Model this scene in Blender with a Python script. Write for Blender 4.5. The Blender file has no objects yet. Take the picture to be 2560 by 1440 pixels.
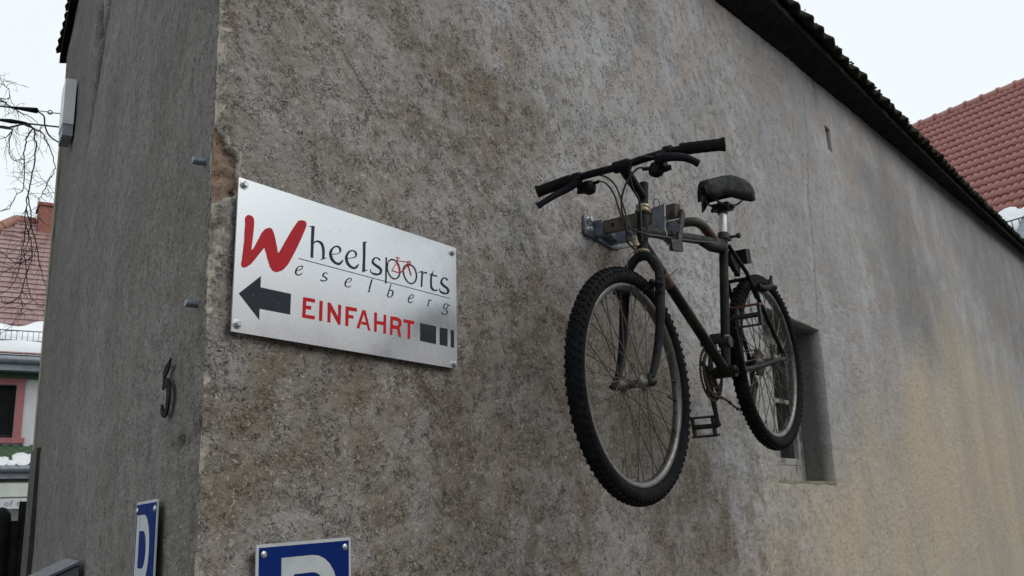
import bpy, math, random
import numpy as np
from mathutils import Vector, Matrix
R = math.radians
rnd = random.Random(7)
scene = bpy.context.scene
COL = scene.collection

# ------------------------------------------------------------------ camera
def camera():
    cam = bpy.data.cameras.new('camera')
    cam.sensor_width = 36; cam.lens = 2300/2560*36
    cam.clip_start = 0.05; cam.clip_end = 2000
    o = bpy.data.objects.new('camera', cam); COL.objects.link(o)
    pitch, roll, yaw = R(13.6027), R(-2.0632), R(35.051)
    fwd = Vector((math.cos(pitch)*math.cos(yaw), math.cos(pitch)*math.sin(yaw), math.sin(pitch)))
    right = Vector((math.sin(yaw), -math.cos(yaw), 0)); up = right.cross(fwd)
    r2 = right*math.cos(roll)+up*math.sin(roll); u2 = -right*math.sin(roll)+up*math.cos(roll)
    m = Matrix((r2, u2, -fwd)).transposed().to_4x4()
    m.translation = (-1.1317, -1.55, 1.65)
    o.matrix_world = m
    scene.camera = o
camera()

# ------------------------------------------------------------------ light: overcast winter day
SUN_EL, SUN_AZ = R(38), R(-70)            # azimuth from +X, soft light from the street side
w = bpy.data.worlds.new('World'); scene.world = w; w.use_nodes = True
wn = w.node_tree.nodes; wl = w.node_tree.links; wn.clear()
wo = wn.new('ShaderNodeOutputWorld')
sky = wn.new('ShaderNodeTexSky'); sky.sky_type = 'NISHITA'; sky.sun_disc = False
sky.sun_elevation = SUN_EL; sky.sun_rotation = R(90)-SUN_AZ; sky.air_density = 1.0; sky.dust_density = 4.0; sky.ozone_density = 1.0
b1 = wn.new('ShaderNodeBackground'); b1.inputs[1].default_value = 0.05; wl.new(sky.outputs[0], b1.inputs[0])
b2 = wn.new('ShaderNodeBackground'); b2.inputs[0].default_value = (0.92, 0.975, 1.0, 1); b2.inputs[1].default_value = 1.02   # closed cloud deck
ad = wn.new('ShaderNodeMixShader'); ad.inputs[0].default_value = 0.85
wl.new(b1.outputs[0], ad.inputs[1]); wl.new(b2.outputs[0], ad.inputs[2]); wl.new(ad.outputs[0], wo.inputs[0])
sl = bpy.data.lights.new('sun', 'SUN'); sl.energy = 0.75; sl.angle = R(40); sl.color = (1, 0.97, 0.93)
so = bpy.data.objects.new('sun', sl); COL.objects.link(so)
sd = Vector((math.cos(SUN_EL)*math.cos(SUN_AZ), math.cos(SUN_EL)*math.sin(SUN_AZ), math.sin(SUN_EL)))
so.rotation_euler = sd.to_track_quat('Z', 'Y').to_euler(); so.location = (0, -10, 20)
scene.view_settings.view_transform = 'Standard'; scene.view_settings.look = 'None'
scene.view_settings.exposure = 0.15; scene.view_settings.gamma = 1.0; scene.view_settings.use_curve_mapping = False
scene.render.engine = 'CYCLES'

# ------------------------------------------------------------------ materials
class NT:
    def __init__(s, name):
        s.m = bpy.data.materials.new(name); s.m.use_nodes = True
        s.t = s.m.node_tree; s.n = s.t.nodes; s.b = s.n['Principled BSDF']
        s.co = s.n.new('ShaderNodeTexCoord').outputs['Object']
    def link(s, a, b): s.t.links.new(a, b)
    def setin(s, i, v):
        if hasattr(v, 'is_output'): s.link(v, i)
        elif isinstance(v, (tuple, list)) and len(v) == 3 and i.type == 'RGBA': i.default_value = (*v, 1)
        else: i.default_value = v
    def noise(s, scale, detail=4, rough=.55, dist=0, stretch=None, seed=0):
        n = s.n.new('ShaderNodeTexNoise'); n.inputs['Scale'].default_value = scale
        n.inputs['Detail'].default_value = detail; n.inputs['Roughness'].default_value = rough; n.inputs['Distortion'].default_value = dist
        mp = s.n.new('ShaderNodeMapping'); mp.inputs['Location'].default_value = (seed*3.7, seed*1.3, seed*2.1)
        if stretch: mp.inputs['Scale'].default_value = stretch
        s.link(s.co, mp.inputs[0]); s.link(mp.outputs[0], n.inputs['Vector'])
        return n.outputs['Fac']
    def ramp(s, v, a, b, lo=0., hi=1.):
        r = s.n.new('ShaderNodeMapRange'); r.interpolation_type = 'SMOOTHSTEP'
        s.setin(r.inputs[0], v); r.inputs[1].default_value = a; r.inputs[2].default_value = b; r.inputs[3].default_value = lo; r.inputs[4].default_value = hi
        return r.outputs[0]
    def math(s, op, a, b=0., clamp=False):
        n = s.n.new('ShaderNodeMath'); n.operation = op; n.use_clamp = clamp
        s.setin(n.inputs[0], a); s.setin(n.inputs[1], b); return n.outputs[0]
    def mix(s, f, a, b, mode='MIX'):
        n = s.n.new('ShaderNodeMix'); n.data_type = 'RGBA'; n.blend_type = mode
        s.setin(n.inputs[0], f); s.setin(n.inputs[6], a); s.setin(n.inputs[7], b); return n.outputs[2]
    def attr(s, name):
        n = s.n.new('ShaderNodeAttribute'); n.attribute_name = name; return n.outputs['Fac']
    def bump(s, h, strength, dist):
        n = s.n.new('ShaderNodeBump'); n.inputs['Strength'].default_value = strength; n.inputs['Distance'].default_value = dist
        s.link(h, n.inputs['Height']); s.link(n.outputs[0], s.b.inputs['Normal'])
    def fin(s, col, rough=.8, metal=0., spec=.5):
        s.setin(s.b.inputs['Base Color'], col); s.setin(s.b.inputs['Roughness'], rough); s.setin(s.b.inputs['Metallic'], metal)
        s.b.inputs['Specular IOR Level'].default_value = spec
        return s.m

def worn(name, c, c2, scale=20, rough=.5, metal=0., rvar=.15, bump=0., spec=.5, lo=.45, hi=.65):
    t = NT(name)
    f = t.ramp(t.noise(scale, 5, .6), lo, hi)
    g = t.ramp(t.noise(scale*4, 3, .6, seed=3), .3, .7, rough-rvar, rough+rvar)
    if bump: t.bump(t.noise(scale*5, 4), .5, bump)
    return t.fin(t.mix(f, c, c2), g, metal, spec)

def plaster(name, side):
    t = NT(name)
    br, wa, ch, dk = t.attr('brown'), t.attr('warm'), t.attr('chip'), t.attr('dark')
    zs = None if side == 1 else (1, 1, 2.6)
    far = t.attr('streak'); near = t.math('SUBTRACT', 1., t.math('MULTIPLY', far, .68))
    n1 = t.noise(2.2, 6, .6); n2 = t.noise(9, 6, .65, .4, seed=1, stretch=zs); n3 = t.noise(34, 5, .65, .6, seed=2, stretch=zs)
    if side == 1:
        c = t.mix(t.ramp(n1, .38, .62), (.335, .33, .327), (.465, .468, .48))
        c = t.mix(t.ramp(n2, .40, .66), c, (.39, .368, .345))
        c = t.mix(t.math('MULTIPLY', t.ramp(t.noise(1.9, 5, .65, .5, seed=31), .48, .66), .55), c, (.405, .33, .285))
        c = t.mix(t.math('MULTIPLY', t.ramp(t.noise(1.5, 5, .65, .5, seed=33), .50, .68), .55), c, (.375, .405, .445))
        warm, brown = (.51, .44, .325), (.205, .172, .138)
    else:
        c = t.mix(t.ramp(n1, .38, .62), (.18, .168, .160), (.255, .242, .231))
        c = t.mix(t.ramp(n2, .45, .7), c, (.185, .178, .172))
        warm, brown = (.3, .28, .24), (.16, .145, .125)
    c = t.mix(t.math('MULTIPLY', wa, t.ramp(t.noise(1.1, 5, .6, seed=5), .25, .65, .5, 1.)), c, warm)
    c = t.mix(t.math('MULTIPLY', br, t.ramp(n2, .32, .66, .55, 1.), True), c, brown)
    # rain streaks running down
    st = t.ramp(t.noise(1.3 if side == 1 else 2.6, 5, .6, stretch=(1, 1, .3), seed=8), .36, .66)
    c = t.mix(t.math('MULTIPLY', t.math('MULTIPLY', t.math('SUBTRACT', 1., st), far), .26), c, (.2, .2, .205))
    st2 = t.ramp(t.noise(3, 5, .65, stretch=(1, 1, .3), seed=9), .54, .72)
    c = t.mix(t.math('MULTIPLY', t.math('MULTIPLY', st2, far), .2), c, (.50, .50, .51))
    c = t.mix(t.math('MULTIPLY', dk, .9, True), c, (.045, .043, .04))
    # algae
    al = t.math('MULTIPLY', t.ramp(t.noise(4.5, 5, .65, seed=11), .55, .72), br, True)
    c = t.mix(t.math('MULTIPLY', al, .34), c, (.145, .13, .06))
    # dark blotches, stronger on the damp part
    bl = t.math('MULTIPLY', t.ramp(t.noise(32, 5, .7, .5, seed=12), .52, .66), t.math('ADD', t.math('MULTIPLY', br, .55), .03), True)
    c = t.mix(bl, c, (.075, .06, .047))
    # grit: pits and light grains
    pit = t.noise(98, 3, .6, 1.0, seed=13) if side == 1 else t.noise(46, 3, .6, .6, stretch=(1, 1, 2.4), seed=13)
    pf = t.math('MULTIPLY', t.ramp(pit, .575, .635), t.ramp(t.noise(6, 4, .6, seed=21), .32, .62, .35, 1.))
    pf = t.math('MULTIPLY', pf, near)
    c = t.mix(t.math('MULTIPLY', pf, .75 if side == 1 else .85), c, (.085, .074, .064))
    lg = t.noise(95, 3, .6, .8, seed=14) if side == 1 else t.noise(60, 3, .6, .6, stretch=(1, 1, 2.4), seed=14)
    c = t.mix(t.math('MULTIPLY', t.math('MULTIPLY', t.ramp(lg, .585, .66), near), .45 if side == 1 else .3), c, (.60, .575, .535))
    # curly trowel marks: broken pieces of a thin contour line
    cn = t.noise(38, 3, .55, 1.8, stretch=(1, 1, 1.25), seed=15)
    line = t.math('SUBTRACT', 1., t.ramp(t.math('ABSOLUTE', t.math('SUBTRACT', cn, .5)), .005, .026))
    line = t.math('MULTIPLY', t.math('MULTIPLY', line, near), t.ramp(t.noise(22, 2, seed=16), .47, .56))
    c = t.mix(t.math('MULTIPLY', line, .8 if side == 1 else .55), c, (.05, .045, .04))
    jag = t.math('MULTIPLY', t.math('SUBTRACT', t.noise(75, 4, .65, seed=18), .5), 1.15)
    chj = t.math('MULTIPLY', t.math('ADD', ch, jag), t.ramp(ch, .01, .12), True)
    if side == 1:
        chc = t.mix(t.ramp(t.noise(22, 5, .6, stretch=(1, 1, 2.2), seed=17), .40, .58), (.225, .160, .132), (.28, .205, .140))
        chc = t.mix(t.ramp(t.noise(36, 3, .6, 1., seed=19), .58, .66), chc, (.06, .042, .032))
        c = t.mix(t.ramp(t.math('ADD', ch, t.math('MULTIPLY', jag, .35)), .66, .80), c, chc)
    rim = t.math('MULTIPLY', t.ramp(chj, .10, .24), t.math('SUBTRACT', 1., t.ramp(ch, .62, .74)))
    rim = t.math('MULTIPLY', rim, t.ramp(t.noise(30, 3, seed=20), .36, .5, .25, 1.))
    c = t.mix(t.math('MULTIPLY', rim, .9), c, (.46, .425, .365))
    h = t.math('ADD', t.math('MULTIPLY', n3, 1.0), t.math('MULTIPLY', pit, -.45))
    h = t.math('ADD', h, t.math('MULTIPLY', lg, .35)); h = t.math('ADD', h, t.math('MULTIPLY', line, -.5))
    t.bump(h, 1.0, .0065 if side == 1 else .006)
    return t.fin(c, .93, 0., .2)

M = {}
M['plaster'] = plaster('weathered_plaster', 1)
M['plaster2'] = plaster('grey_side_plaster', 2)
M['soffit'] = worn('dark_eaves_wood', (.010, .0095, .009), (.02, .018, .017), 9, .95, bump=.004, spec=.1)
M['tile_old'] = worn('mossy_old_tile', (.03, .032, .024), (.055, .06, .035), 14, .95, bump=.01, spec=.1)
M['glass'] = worn('dark_window_glass', (.012, .014, .016), (.02, .02, .02), 6, .12, rvar=.05)
M['oldwood'] = worn('peeling_white_wood', (.33, .32, .30), (.14, .125, .11), 16, .8, bump=.003)
M['galv'] = worn('galvanised_steel', (.20, .222, .265), (.13, .145, .175), 30, .5, .6)
M['bolt'] = worn('zinc_bolt', (.55, .57, .58), (.42, .44, .46), 60, .35, .9, rvar=.1)
M['rustarm'] = worn('stained_flat_steel', (.115, .100, .072), (.045, .038, .03), 14, .7, .25, bump=.001)
M['darksteel'] = worn('dark_flat_steel', (.022, .021, .018), (.045, .038, .028), 25, .6, .3)
M['rubber'] = worn('tyre_rubber', (.006, .0064, .0075), (.011, .011, .011), 25, .85, spec=.12)
M['sidewall'] = worn('tyre_sidewall', (.016, .017, .019), (.03, .03, .03), 25, .6, spec=.4)
M['alu'] = worn('dull_aluminium', (.15, .146, .138), (.065, .058, .049), 20, .40, .85, lo=.5, hi=.7)
M['spoke'] = worn('weathered_spoke', (.10, .092, .066), (.020, .018, .014), 9, .45, .5)
M['hubmetal'] = worn('dirty_hub', (.16, .155, .14), (.06, .05, .04), 60, .5, .6)
M['frame'] = worn('mossy_dark_frame_paint', (.0055, .0062, .0065), (.014, .017, .010), 9, .55, spec=.16, rvar=.12, lo=.46, hi=.62)
M['forkpaint'] = worn('blue_black_fork_paint', (.005, .006, .010), (.011, .012, .013), 12, .58, rvar=.1, spec=.15)
M['rustred'] = worn('rusty_red_paint', (.115, .032, .022), (.05, .04, .03), 25, .6)
M['black'] = worn('black_plastic', (.006, .006, .007), (.010, .010, .010), 30, .6, rvar=.12, spec=.18)
M['grip'] = worn('black_foam_grip', (.008, .008, .008), (.014, .014, .013), 60, .9, bump=.002, spec=.15)
M['saddle'] = worn('worn_dark_saddle', (.006, .008, .008), (.009, .0115, .011), 14, .6, rvar=.1, spec=.14)
M['brass'] = worn('tarnished_headset', (.30, .25, .16), (.10, .085, .055), 50, .45, .7)
M['badge'] = worn('yellow_badge', (.40, .29, .08), (.16, .13, .07), 160, .5)
M['seatpost'] = worn('aluminium_seatpost', (.66, .66, .66), (.52, .51, .5), 12, .38, .5, rvar=.08)
M['crank'] = worn('rusty_crank', (.022, .020, .018), (.05, .034, .023), 30, .6, .4)
M['chain'] = worn('rusty_chain', (.045, .033, .025), (.085, .05, .03), 80, .7, .3)
M['cable'] = worn('cable_sleeve', (.010, .010, .010), (.02, .02, .02), 30, .5)
M['wire'] = worn('thin_rusty_wire', (.06, .05, .045), (.10, .08, .06), 40, .6, .4)
M['tubegreen'] = worn('mossy_brown_tube', (.033, .030, .022), (.055, .036, .027), 10, .6, rvar=.1)
M['signalu'] = worn('brushed_sign_sheet', (.70, .74, .77), (.66, .70, .735), 3, .27, .78, rvar=.04)
M['signedge'] = worn('sheet_edge', (.3, .32, .34), (.2, .2, .2), 30, .5, .6)
M['vinyl_dark'] = worn('dark_vinyl', (.018, .024, .033), (.022, .028, .037), 30, .5, rvar=.05, spec=.2)
M['vinyl_red'] = worn('red_vinyl', (.52, .012, .018), (.48, .011, .016), 30, .5, rvar=.05, spec=.15)
M['vinyl_w'] = worn('red_brush_vinyl', (.47, .020, .032), (.44, .018, .028), 30, .5, rvar=.05, spec=.15)
M['pblue'] = worn('blue_sign_enamel', (.005, .022, .135), (.005, .024, .15), 8, .75, rvar=.05, spec=.05)
M['pwhite'] = worn('white_sign_enamel', (.50, .53, .55), (.43, .46, .48), 14, .75, rvar=.06, spec=.06)
M['iron'] = worn('cast_iron', (.018, .018, .020), (.034, .032, .031), 40, .9, spec=.04, rvar=.05)
M['boxwhite'] = worn('white_plastic_box', (.74, .75, .77), (.66, .67, .70), 8, .45)
M['boxgrey'] = worn('grey_box_base', (.30, .31, .33), (.24, .25, .27), 20, .6)
M['letterbox'] = worn('letterbox_steel', (.09, .10, .125), (.13, .14, .165), 8, .45, .4)
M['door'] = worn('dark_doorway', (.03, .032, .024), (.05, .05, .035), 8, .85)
M['stonetrim'] = worn('mossy_jamb_stone', (.22, .21, .15), (.15, .15, .09), 10, .9, bump=.004)
M['redtile'] = worn('glazed_red_tile', (.29, .105, .085), (.38, .155, .125), 1.3, .25, rvar=.08)
M['redtile2'] = worn('matt_pink_tile', (.33, .215, .21), (.27, .16, .155), 3, .5)
M['ridge'] = worn('orange_ridge_tile', (.31, .155, .115), (.26, .13, .10), 4, .6)
M['brick'] = worn('chimney_brick', (.30, .12, .09), (.22, .10, .08), 12, .9)
M['snow'] = worn('snow', (.88, .90, .93), (.82, .85, .89), 4, .6, bump=.02)
M['guard'] = worn('snow_guard_steel', (.22, .25, .28), (.16, .18, .2), 8, .5, .4)
M['zinc'] = worn('zinc_gutter', (.27, .30, .34), (.21, .23, .26), 6, .5, .4)
M['renderw'] = worn('white_facade', (.66, .68, .70), (.58, .60, .62), 2, .9)
M['pink'] = worn('pink_window_surround', (.36, .14, .145), (.32, .12, .125), 5, .8)
M['greentile'] = worn('green_shingle', (.045, .10, .05), (.07, .12, .06), 7, .7)
M['cream'] = worn('cream_canopy', (.66, .70, .64), (.58, .62, .57), 5, .6)
M['bark'] = worn('dark_bark', (.03, .03, .033), (.05, .048, .045), 30, .9)
M['gateblack'] = worn('black_gate_paint', (.006, .006, .006), (.012, .012, .012), 10, .75, spec=.2)
def ground_mat():
    t = NT('wet_asphalt_with_snow')
    f = t.ramp(t.noise(.35, 6, .6), .60, .68)
    c = t.mix(t.ramp(t.noise(40, 4), .35, .65), (.045, .045, .047), (.075, .074, .072))
    t.bump(t.noise(60, 4), .5, .006)
    return t.fin(t.mix(f, c, (.72, .74, .77)), t.ramp(f, 0, 1, .55, .8))
M['ground'] = ground_mat()

# ------------------------------------------------------------------ mesh helpers
def catmull(P, k=5, closed=False):
    P = [np.array(p, float) for p in P]; n = len(P); out = []
    if n < 3 and not closed: return P
    for i in range(n if closed else n-1):
        p0 = P[(i-1) % n] if closed or i > 0 else P[0]
        p1 = P[i]; p2 = P[(i+1) % n]
        p3 = P[(i+2) % n] if closed or i+2 < n else P[n-1]
        for j in range(k):
            t = j/k
            out.append(.5*((2*p1)+(-p0+p2)*t+(2*p0-5*p1+4*p2-p3)*t*t+(-p0+3*p1-3*p2+p3)*t**3))
    if not closed: out.append(P[-1])
    return out

class MB:
    def __init__(s): s.v = []; s.f = []; s.sm = []
    def add(s, vs, fs, smooth=False):
        o = len(s.v); s.v += [tuple(map(float, p)) for p in vs]
        s.f += [tuple(i+o for i in f) for f in fs]; s.sm += [smooth]*len(fs)
        return s
    def box(s, c, size, ax=None):
        c = Vector(c); a = ax or (Vector((1, 0, 0)), Vector((0, 1, 0)), Vector((0, 0, 1)))
        a = [Vector(q).normalized() for q in a]
        h = [d/2 for d in size]
        vs = [c+a[0]*h[0]*i+a[1]*h[1]*j+a[2]*h[2]*k for k in (-1, 1) for j in (-1, 1) for i in (-1, 1)]
        return s.add(vs, [(0, 2, 3, 1), (4, 5, 7, 6), (0, 1, 5, 4), (2, 6, 7, 3), (0, 4, 6, 2), (1, 3, 7, 5)])
    def tube(s, path, r, seg=10, cap=True, closed=False, flat=None):
        P = [Vector(p) for p in path]; n = len(P)
        rr = list(r) if hasattr(r, '__len__') else [r]*n
        ref = None; rings = []
        for i in range(n):
            a = P[(i-1) % n] if closed or i > 0 else P[0]; b = P[(i+1) % n] if closed or i < n-1 else P[n-1]
            t = (b-a).normalized()
            if ref is None:
                ref = Vector((0, 0, 1)) if abs(t.z) < .9 else Vector((0, 1, 0))
            x = (ref-t*ref.dot(t)).normalized(); y = t.cross(x); ref = x
            fx, fy = flat if flat else (1, 1)
            rings.append([P[i]+(x*math.cos(q)*fx+y*math.sin(q)*fy)*rr[i] for q in (2*math.pi*k/seg for k in range(seg))])
        vs = [p for ring in rings for p in ring]; fs = []
        for i in range(n if closed else n-1):
            j = (i+1) % n
            for k in range(seg):
                k2 = (k+1) % seg; fs.append((i*seg+k, i*seg+k2, j*seg+k2, j*seg+k))
        s.add(vs, fs, True)
        if cap and not closed:
            s.add(rings[0][::-1], [tuple(range(seg))]); s.add(rings[-1], [tuple(range(seg))])
        return s
    def cyl(s, a, b, r, seg=12): return s.tube([a, b], r, seg)
    def lathe(s, c, axis, prof, seg=24, smooth=True):
        c = Vector(c); ax = Vector(axis).normalized()
        x = ax.orthogonal().normalized(); y = ax.cross(x); vs = []; fs = []
        for (r, h) in prof:
            for k in range(seg):
                q = 2*math.pi*k/seg; vs.append(c+ax*h+(x*math.cos(q)+y*math.sin(q))*r)
        for i in range(len(prof)-1):
            for k in range(seg):
                k2 = (k+1) % seg; fs.append((i*seg+k, i*seg+k2, (i+1)*seg+k2, (i+1)*seg+k))
        s.add(vs, fs, smooth)
        if prof[0][0] > 1e-4: s.add(vs[:seg][::-1], [tuple(range(seg))])
        if prof[-1][0] > 1e-4: s.add(vs[-seg:], [tuple(range(seg))])
        return s
    def prism(s, pts, o, ax, ay, az, h0, h1):
        """polygon (2D) extruded along az from h0 to h1"""
        o = Vector(o); ax, ay, az = Vector(ax), Vector(ay), Vector(az); n = len(pts)
        vs = [o+ax*p[0]+ay*p[1]+az*h0 for p in pts]+[o+ax*p[0]+ay*p[1]+az*h1 for p in pts]
        fs = [tuple(range(n))[::-1], tuple(range(n, 2*n))]+[(i, (i+1) % n, n+(i+1) % n, n+i) for i in range(n)]
        return s.add(vs, fs)
    def strip(s, L, Rr, o, ax, ay, az, h0, h1):
        o = Vector(o); ax, ay, az = Vector(ax), Vector(ay), Vector(az); n = len(L)
        f = lambda p, h: o+ax*p[0]+ay*p[1]+az*h
        vs = [f(p, h1) for p in L]+[f(p, h1) for p in Rr]+[f(p, h0) for p in L]+[f(p, h0) for p in Rr]; fs = []
        for i in range(n-1):
            fs += [(i, i+1, n+i+1, n+i), (2*n+i, 2*n+i+1, i+1, i), (n+i, n+i+1, 3*n+i+1, 3*n+i)]
        fs += [(0, n, 3*n, 2*n), (n-1, 3*n-1, 4*n-1, 2*n-1)]
        return s.add(vs, fs)
    def mesh(s, name, mat):
        me = bpy.data.meshes.new(name); me.from_pydata(s.v, [], s.f)
        me.polygons.foreach_set('use_smooth', s.sm); me.materials.append(mat); me.update()
        return me
    def build(s, name, mat, parent=None):
        o = bpy.data.objects.new(name, s.mesh(name, mat)); COL.objects.link(o)
        if parent: adopt(o, parent)
        return o
def adopt(o, parent):
    o.parent = parent
    if parent.type == 'EMPTY': o.matrix_parent_inverse = Matrix.Translation(-parent.location)

def thing(name, label, cat, group=None, loc=(0, 0, 0)):
    """Empty carrying a thing; parts keep world coordinates"""
    o = bpy.data.objects.new(name, None); COL.objects.link(o); o.location = loc; o.empty_display_size = .1
    o['label'] = label; o['category'] = cat
    if group: o['group'] = group
    return o
def tag(o, label, cat, group=None):
    o['label'] = label; o['category'] = cat
    if group: o['group'] = group
    return o
def inst(me, name, parent, mw=None):
    o = bpy.data.objects.new(name, me); COL.objects.link(o); adopt(o, parent)
    if mw is not None: o.matrix_basis = mw
    return o
X, Y, Z = Vector((1, 0, 0)), Vector((0, 1, 0)), Vector((0, 0, 1))

# value noise on arrays
_T = np.random.RandomState(5).rand(257, 257)
def vn(x, y, seed=0):
    x = np.asarray(x, float)+seed*17.31; y = np.asarray(y, float)+seed*9.77
    xi = np.floor(x).astype(int); yi = np.floor(y).astype(int); fx = x-xi; fy = y-yi
    fx = fx*fx*(3-2*fx); fy = fy*fy*(3-2*fy); a = xi % 256; b = yi % 256; a1 = (xi+1) % 256; b1 = (yi+1) % 256
    return (_T[a, b]*(1-fx)+_T[a1, b]*fx)*(1-fy)+(_T[a, b1]*(1-fx)+_T[a1, b1]*fx)*fy
def fbm(x, y, o=4, seed=0):
    s = 0; a = .5; tot = 0
    for i in range(o):
        s = s+a*vn(x*2**i, y*2**i, seed+i); tot += a; a *= .55
    return s/tot
def sst(a, b, x):
    t = np.clip((x-a)/(b-a), 0, 1); return t*t*(3-2*t)
SIGN_DARK=[([],[([(256,2301),(255,2262),(255,2225)],[(266,2303),(264,2264),(263,2226)]),([(247,2297),(253,2298),(258,2297)],[(247,2298),(254,2300),(260,2301)]),([(264,2260),(271,2265),(278,2266),(284,2263),(289,2254),(290,2242),(290,2230)],[(262,2262),(270,2269),(280,2271),(291,2268),(297,2257),(298,2243),(297,2231)]),([(285,2225),(294,2229),(304,2234)],[(284,2226),(293,2232),(304,2235)])]),([],[([(322,2246),(336,2250),(347,2256),(351,2264),(345,2271),(334,2271),(322,2264),(313,2253),(312,2242),(318,2231),(331,2225),(344,2225),(352,2231),(358,2240)],[(321,2248),(336,2252),(344,2257),(344,2262),(341,2266),(334,2267),(326,2262),(321,2252),(321,2245),(326,2236),(335,2231),(343,2231),(347,2234),(356,2241)])]),([],[([(372,2246),(388,2251),(399,2256),(403,2265),(397,2271),(385,2271),(373,2265),(364,2253),(363,2242),(369,2231),(382,2225),(395,2225),(404,2231),(410,2240)],[(372,2248),(387,2253),(396,2258),(396,2263),(393,2267),(386,2268),(377,2262),(372,2253),(372,2245),(377,2236),(386,2231),(395,2231),(399,2234),(408,2241)])]),([],[([(422,2299),(422,2259),(420,2225)],[(432,2301),(431,2261),(430,2227)]),([(423,2298),(430,2299),(438,2302)],[(423,2299),(430,2302),(438,2303)]),([(420,2222),(429,2226),(439,2231)],[(419,2223),(427,2229),(439,2232)])]),([],[([(485,2266),(479,2270),(466,2270),(455,2262),(453,2252),(464,2246),(476,2242),(481,2239),(480,2233),(474,2230),(464,2229),(453,2229),(450,2236)],[(480,2263),(476,2266),(467,2267),(461,2260),(461,2256),(470,2252),(482,2249),(490,2242),(487,2231),(475,2225),(462,2223),(449,2227),(448,2236)])]),([],[([(502,2277),(501,2243),(500,2208)],[(508,2278),(507,2244),(506,2210)]),([(513,2266),(523,2273),(533,2274),(543,2270),(550,2259),(552,2248),(548,2237),(539,2230),(531,2229),(521,2233),(513,2243),(511,2253),(513,2266)],[(509,2266),(521,2277),(536,2278),(548,2273),(556,2261),(557,2249),(553,2236),(541,2227),(529,2225),(517,2230),(508,2241),(506,2252),(509,2266)])]),([],[([(591,2273),(601,2272),(610,2266),(615,2254),(614,2243),(608,2233),(597,2228),(586,2230),(576,2239),(571,2250),(571,2261),(578,2269),(591,2273)],[(591,2278),(605,2276),(615,2269),(621,2256),(620,2243),(612,2231),(597,2224),(582,2227),(571,2236),(565,2249),(566,2262),(575,2272),(591,2278)])]),([],[([(638,2267),(636,2245),(634,2224)],[(645,2268),(643,2246),(641,2225)]),([(625,2261),(635,2263),(645,2268)],[(625,2262),(634,2266),(644,2269)]),([(644,2259),(650,2264),(658,2262)],[(642,2260),(649,2267),(661,2269)])]),([],[([(677,2268),(673,2255),(672,2238),(675,2226),(686,2222),(698,2224),(705,2229)],[(683,2268),(681,2256),(680,2239),(683,2231),(690,2227),(697,2228),(704,2230)]),([(669,2263),(683,2263),(701,2263)],[(669,2265),(684,2267),(703,2267)]),([(686,2278),(675,2265)],[(687,2278),(683,2264)])]),([],[([(748,2264),(741,2268),(727,2267),(716,2257),(715,2247),(727,2240),(738,2237),(742,2232),(741,2228),(735,2226),(724,2227),(715,2228),(713,2235)],[(742,2260),(737,2264),(730,2264),(724,2257),(724,2252),(734,2247),(746,2243),(753,2235),(747,2225),(734,2221),(721,2221),(710,2225),(711,2235)])]),([],[([(214,2186),(224,2189),(232,2195),(232,2201),(224,2200),(216,2195),(210,2186),(211,2178),(219,2176),(227,2179),(232,2185)],[(213,2187),(223,2191),(230,2196),(230,2198),(225,2198),(219,2194),(215,2186),(215,2180),(219,2179),(226,2181),(231,2186)])]),([],[([(309,2197),(304,2200),(295,2197),(291,2189),(299,2186),(303,2184),(301,2181),(293,2179),(286,2180)],[(307,2195),(304,2198),(298,2195),(296,2191),(302,2189),(308,2185),(303,2179),(293,2176),(284,2177)])]),([],[([(365,2186),(375,2189),(384,2194),(385,2200),(376,2200),(368,2195),(362,2186),(363,2178),(371,2176),(379,2178),(385,2184)],[(364,2187),(374,2190),(382,2195),(382,2198),(377,2198),(371,2193),(367,2186),(367,2180),(371,2178),(378,2180),(384,2184)])]),([],[([(451,2210),(445,2193),(441,2178)],[(456,2210),(450,2193),(445,2178)]),([(450,2208),(459,2212)],[(449,2209),(459,2213)]),([(438,2176),(448,2178)],[(438,2177),(447,2180)])]),([],[([(520,2211),(513,2195),(506,2179)],[(523,2211),(517,2195),(511,2179)]),([(515,2192),(522,2194),(526,2192),(525,2186),(520,2179),(515,2178),(508,2180)],[(514,2194),(523,2197),(531,2194),(530,2186),(523,2178),(514,2175),(507,2178)]),([(518,2209),(524,2211)],[(518,2210),(524,2212)])]),([],[([(588,2184),(599,2187),(607,2192),(607,2198),(598,2198),(589,2191),(584,2183),(586,2175),(595,2174),(602,2178),(607,2183)],[(588,2185),(598,2189),(605,2193),(604,2196),(599,2196),(593,2190),(589,2183),(589,2178),(595,2177),(601,2179),(606,2184)])]),([],[([(666,2195),(659,2176)],[(670,2195),(663,2176)]),([(663,2193),(672,2196)],[(663,2194),(671,2197)]),([(667,2188),(672,2194),(678,2194)],[(665,2189),(671,2195),(679,2197)])]),([],[([(742,2197),(731,2195),(725,2187),(728,2180),(737,2181),(745,2188),(747,2195),(742,2197)],[(741,2195),(733,2193),(729,2187),(731,2183),(736,2183),(742,2189),(744,2194),(741,2195)]),([(744,2193),(753,2192)],[(744,2195),(754,2195)]),([(736,2181),(738,2176),(740,2171),(734,2168),(725,2166),(720,2168),(722,2171)],[(738,2182),(742,2177),(744,2171),(736,2166),(724,2164),(716,2167),(720,2172)])])]
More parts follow.
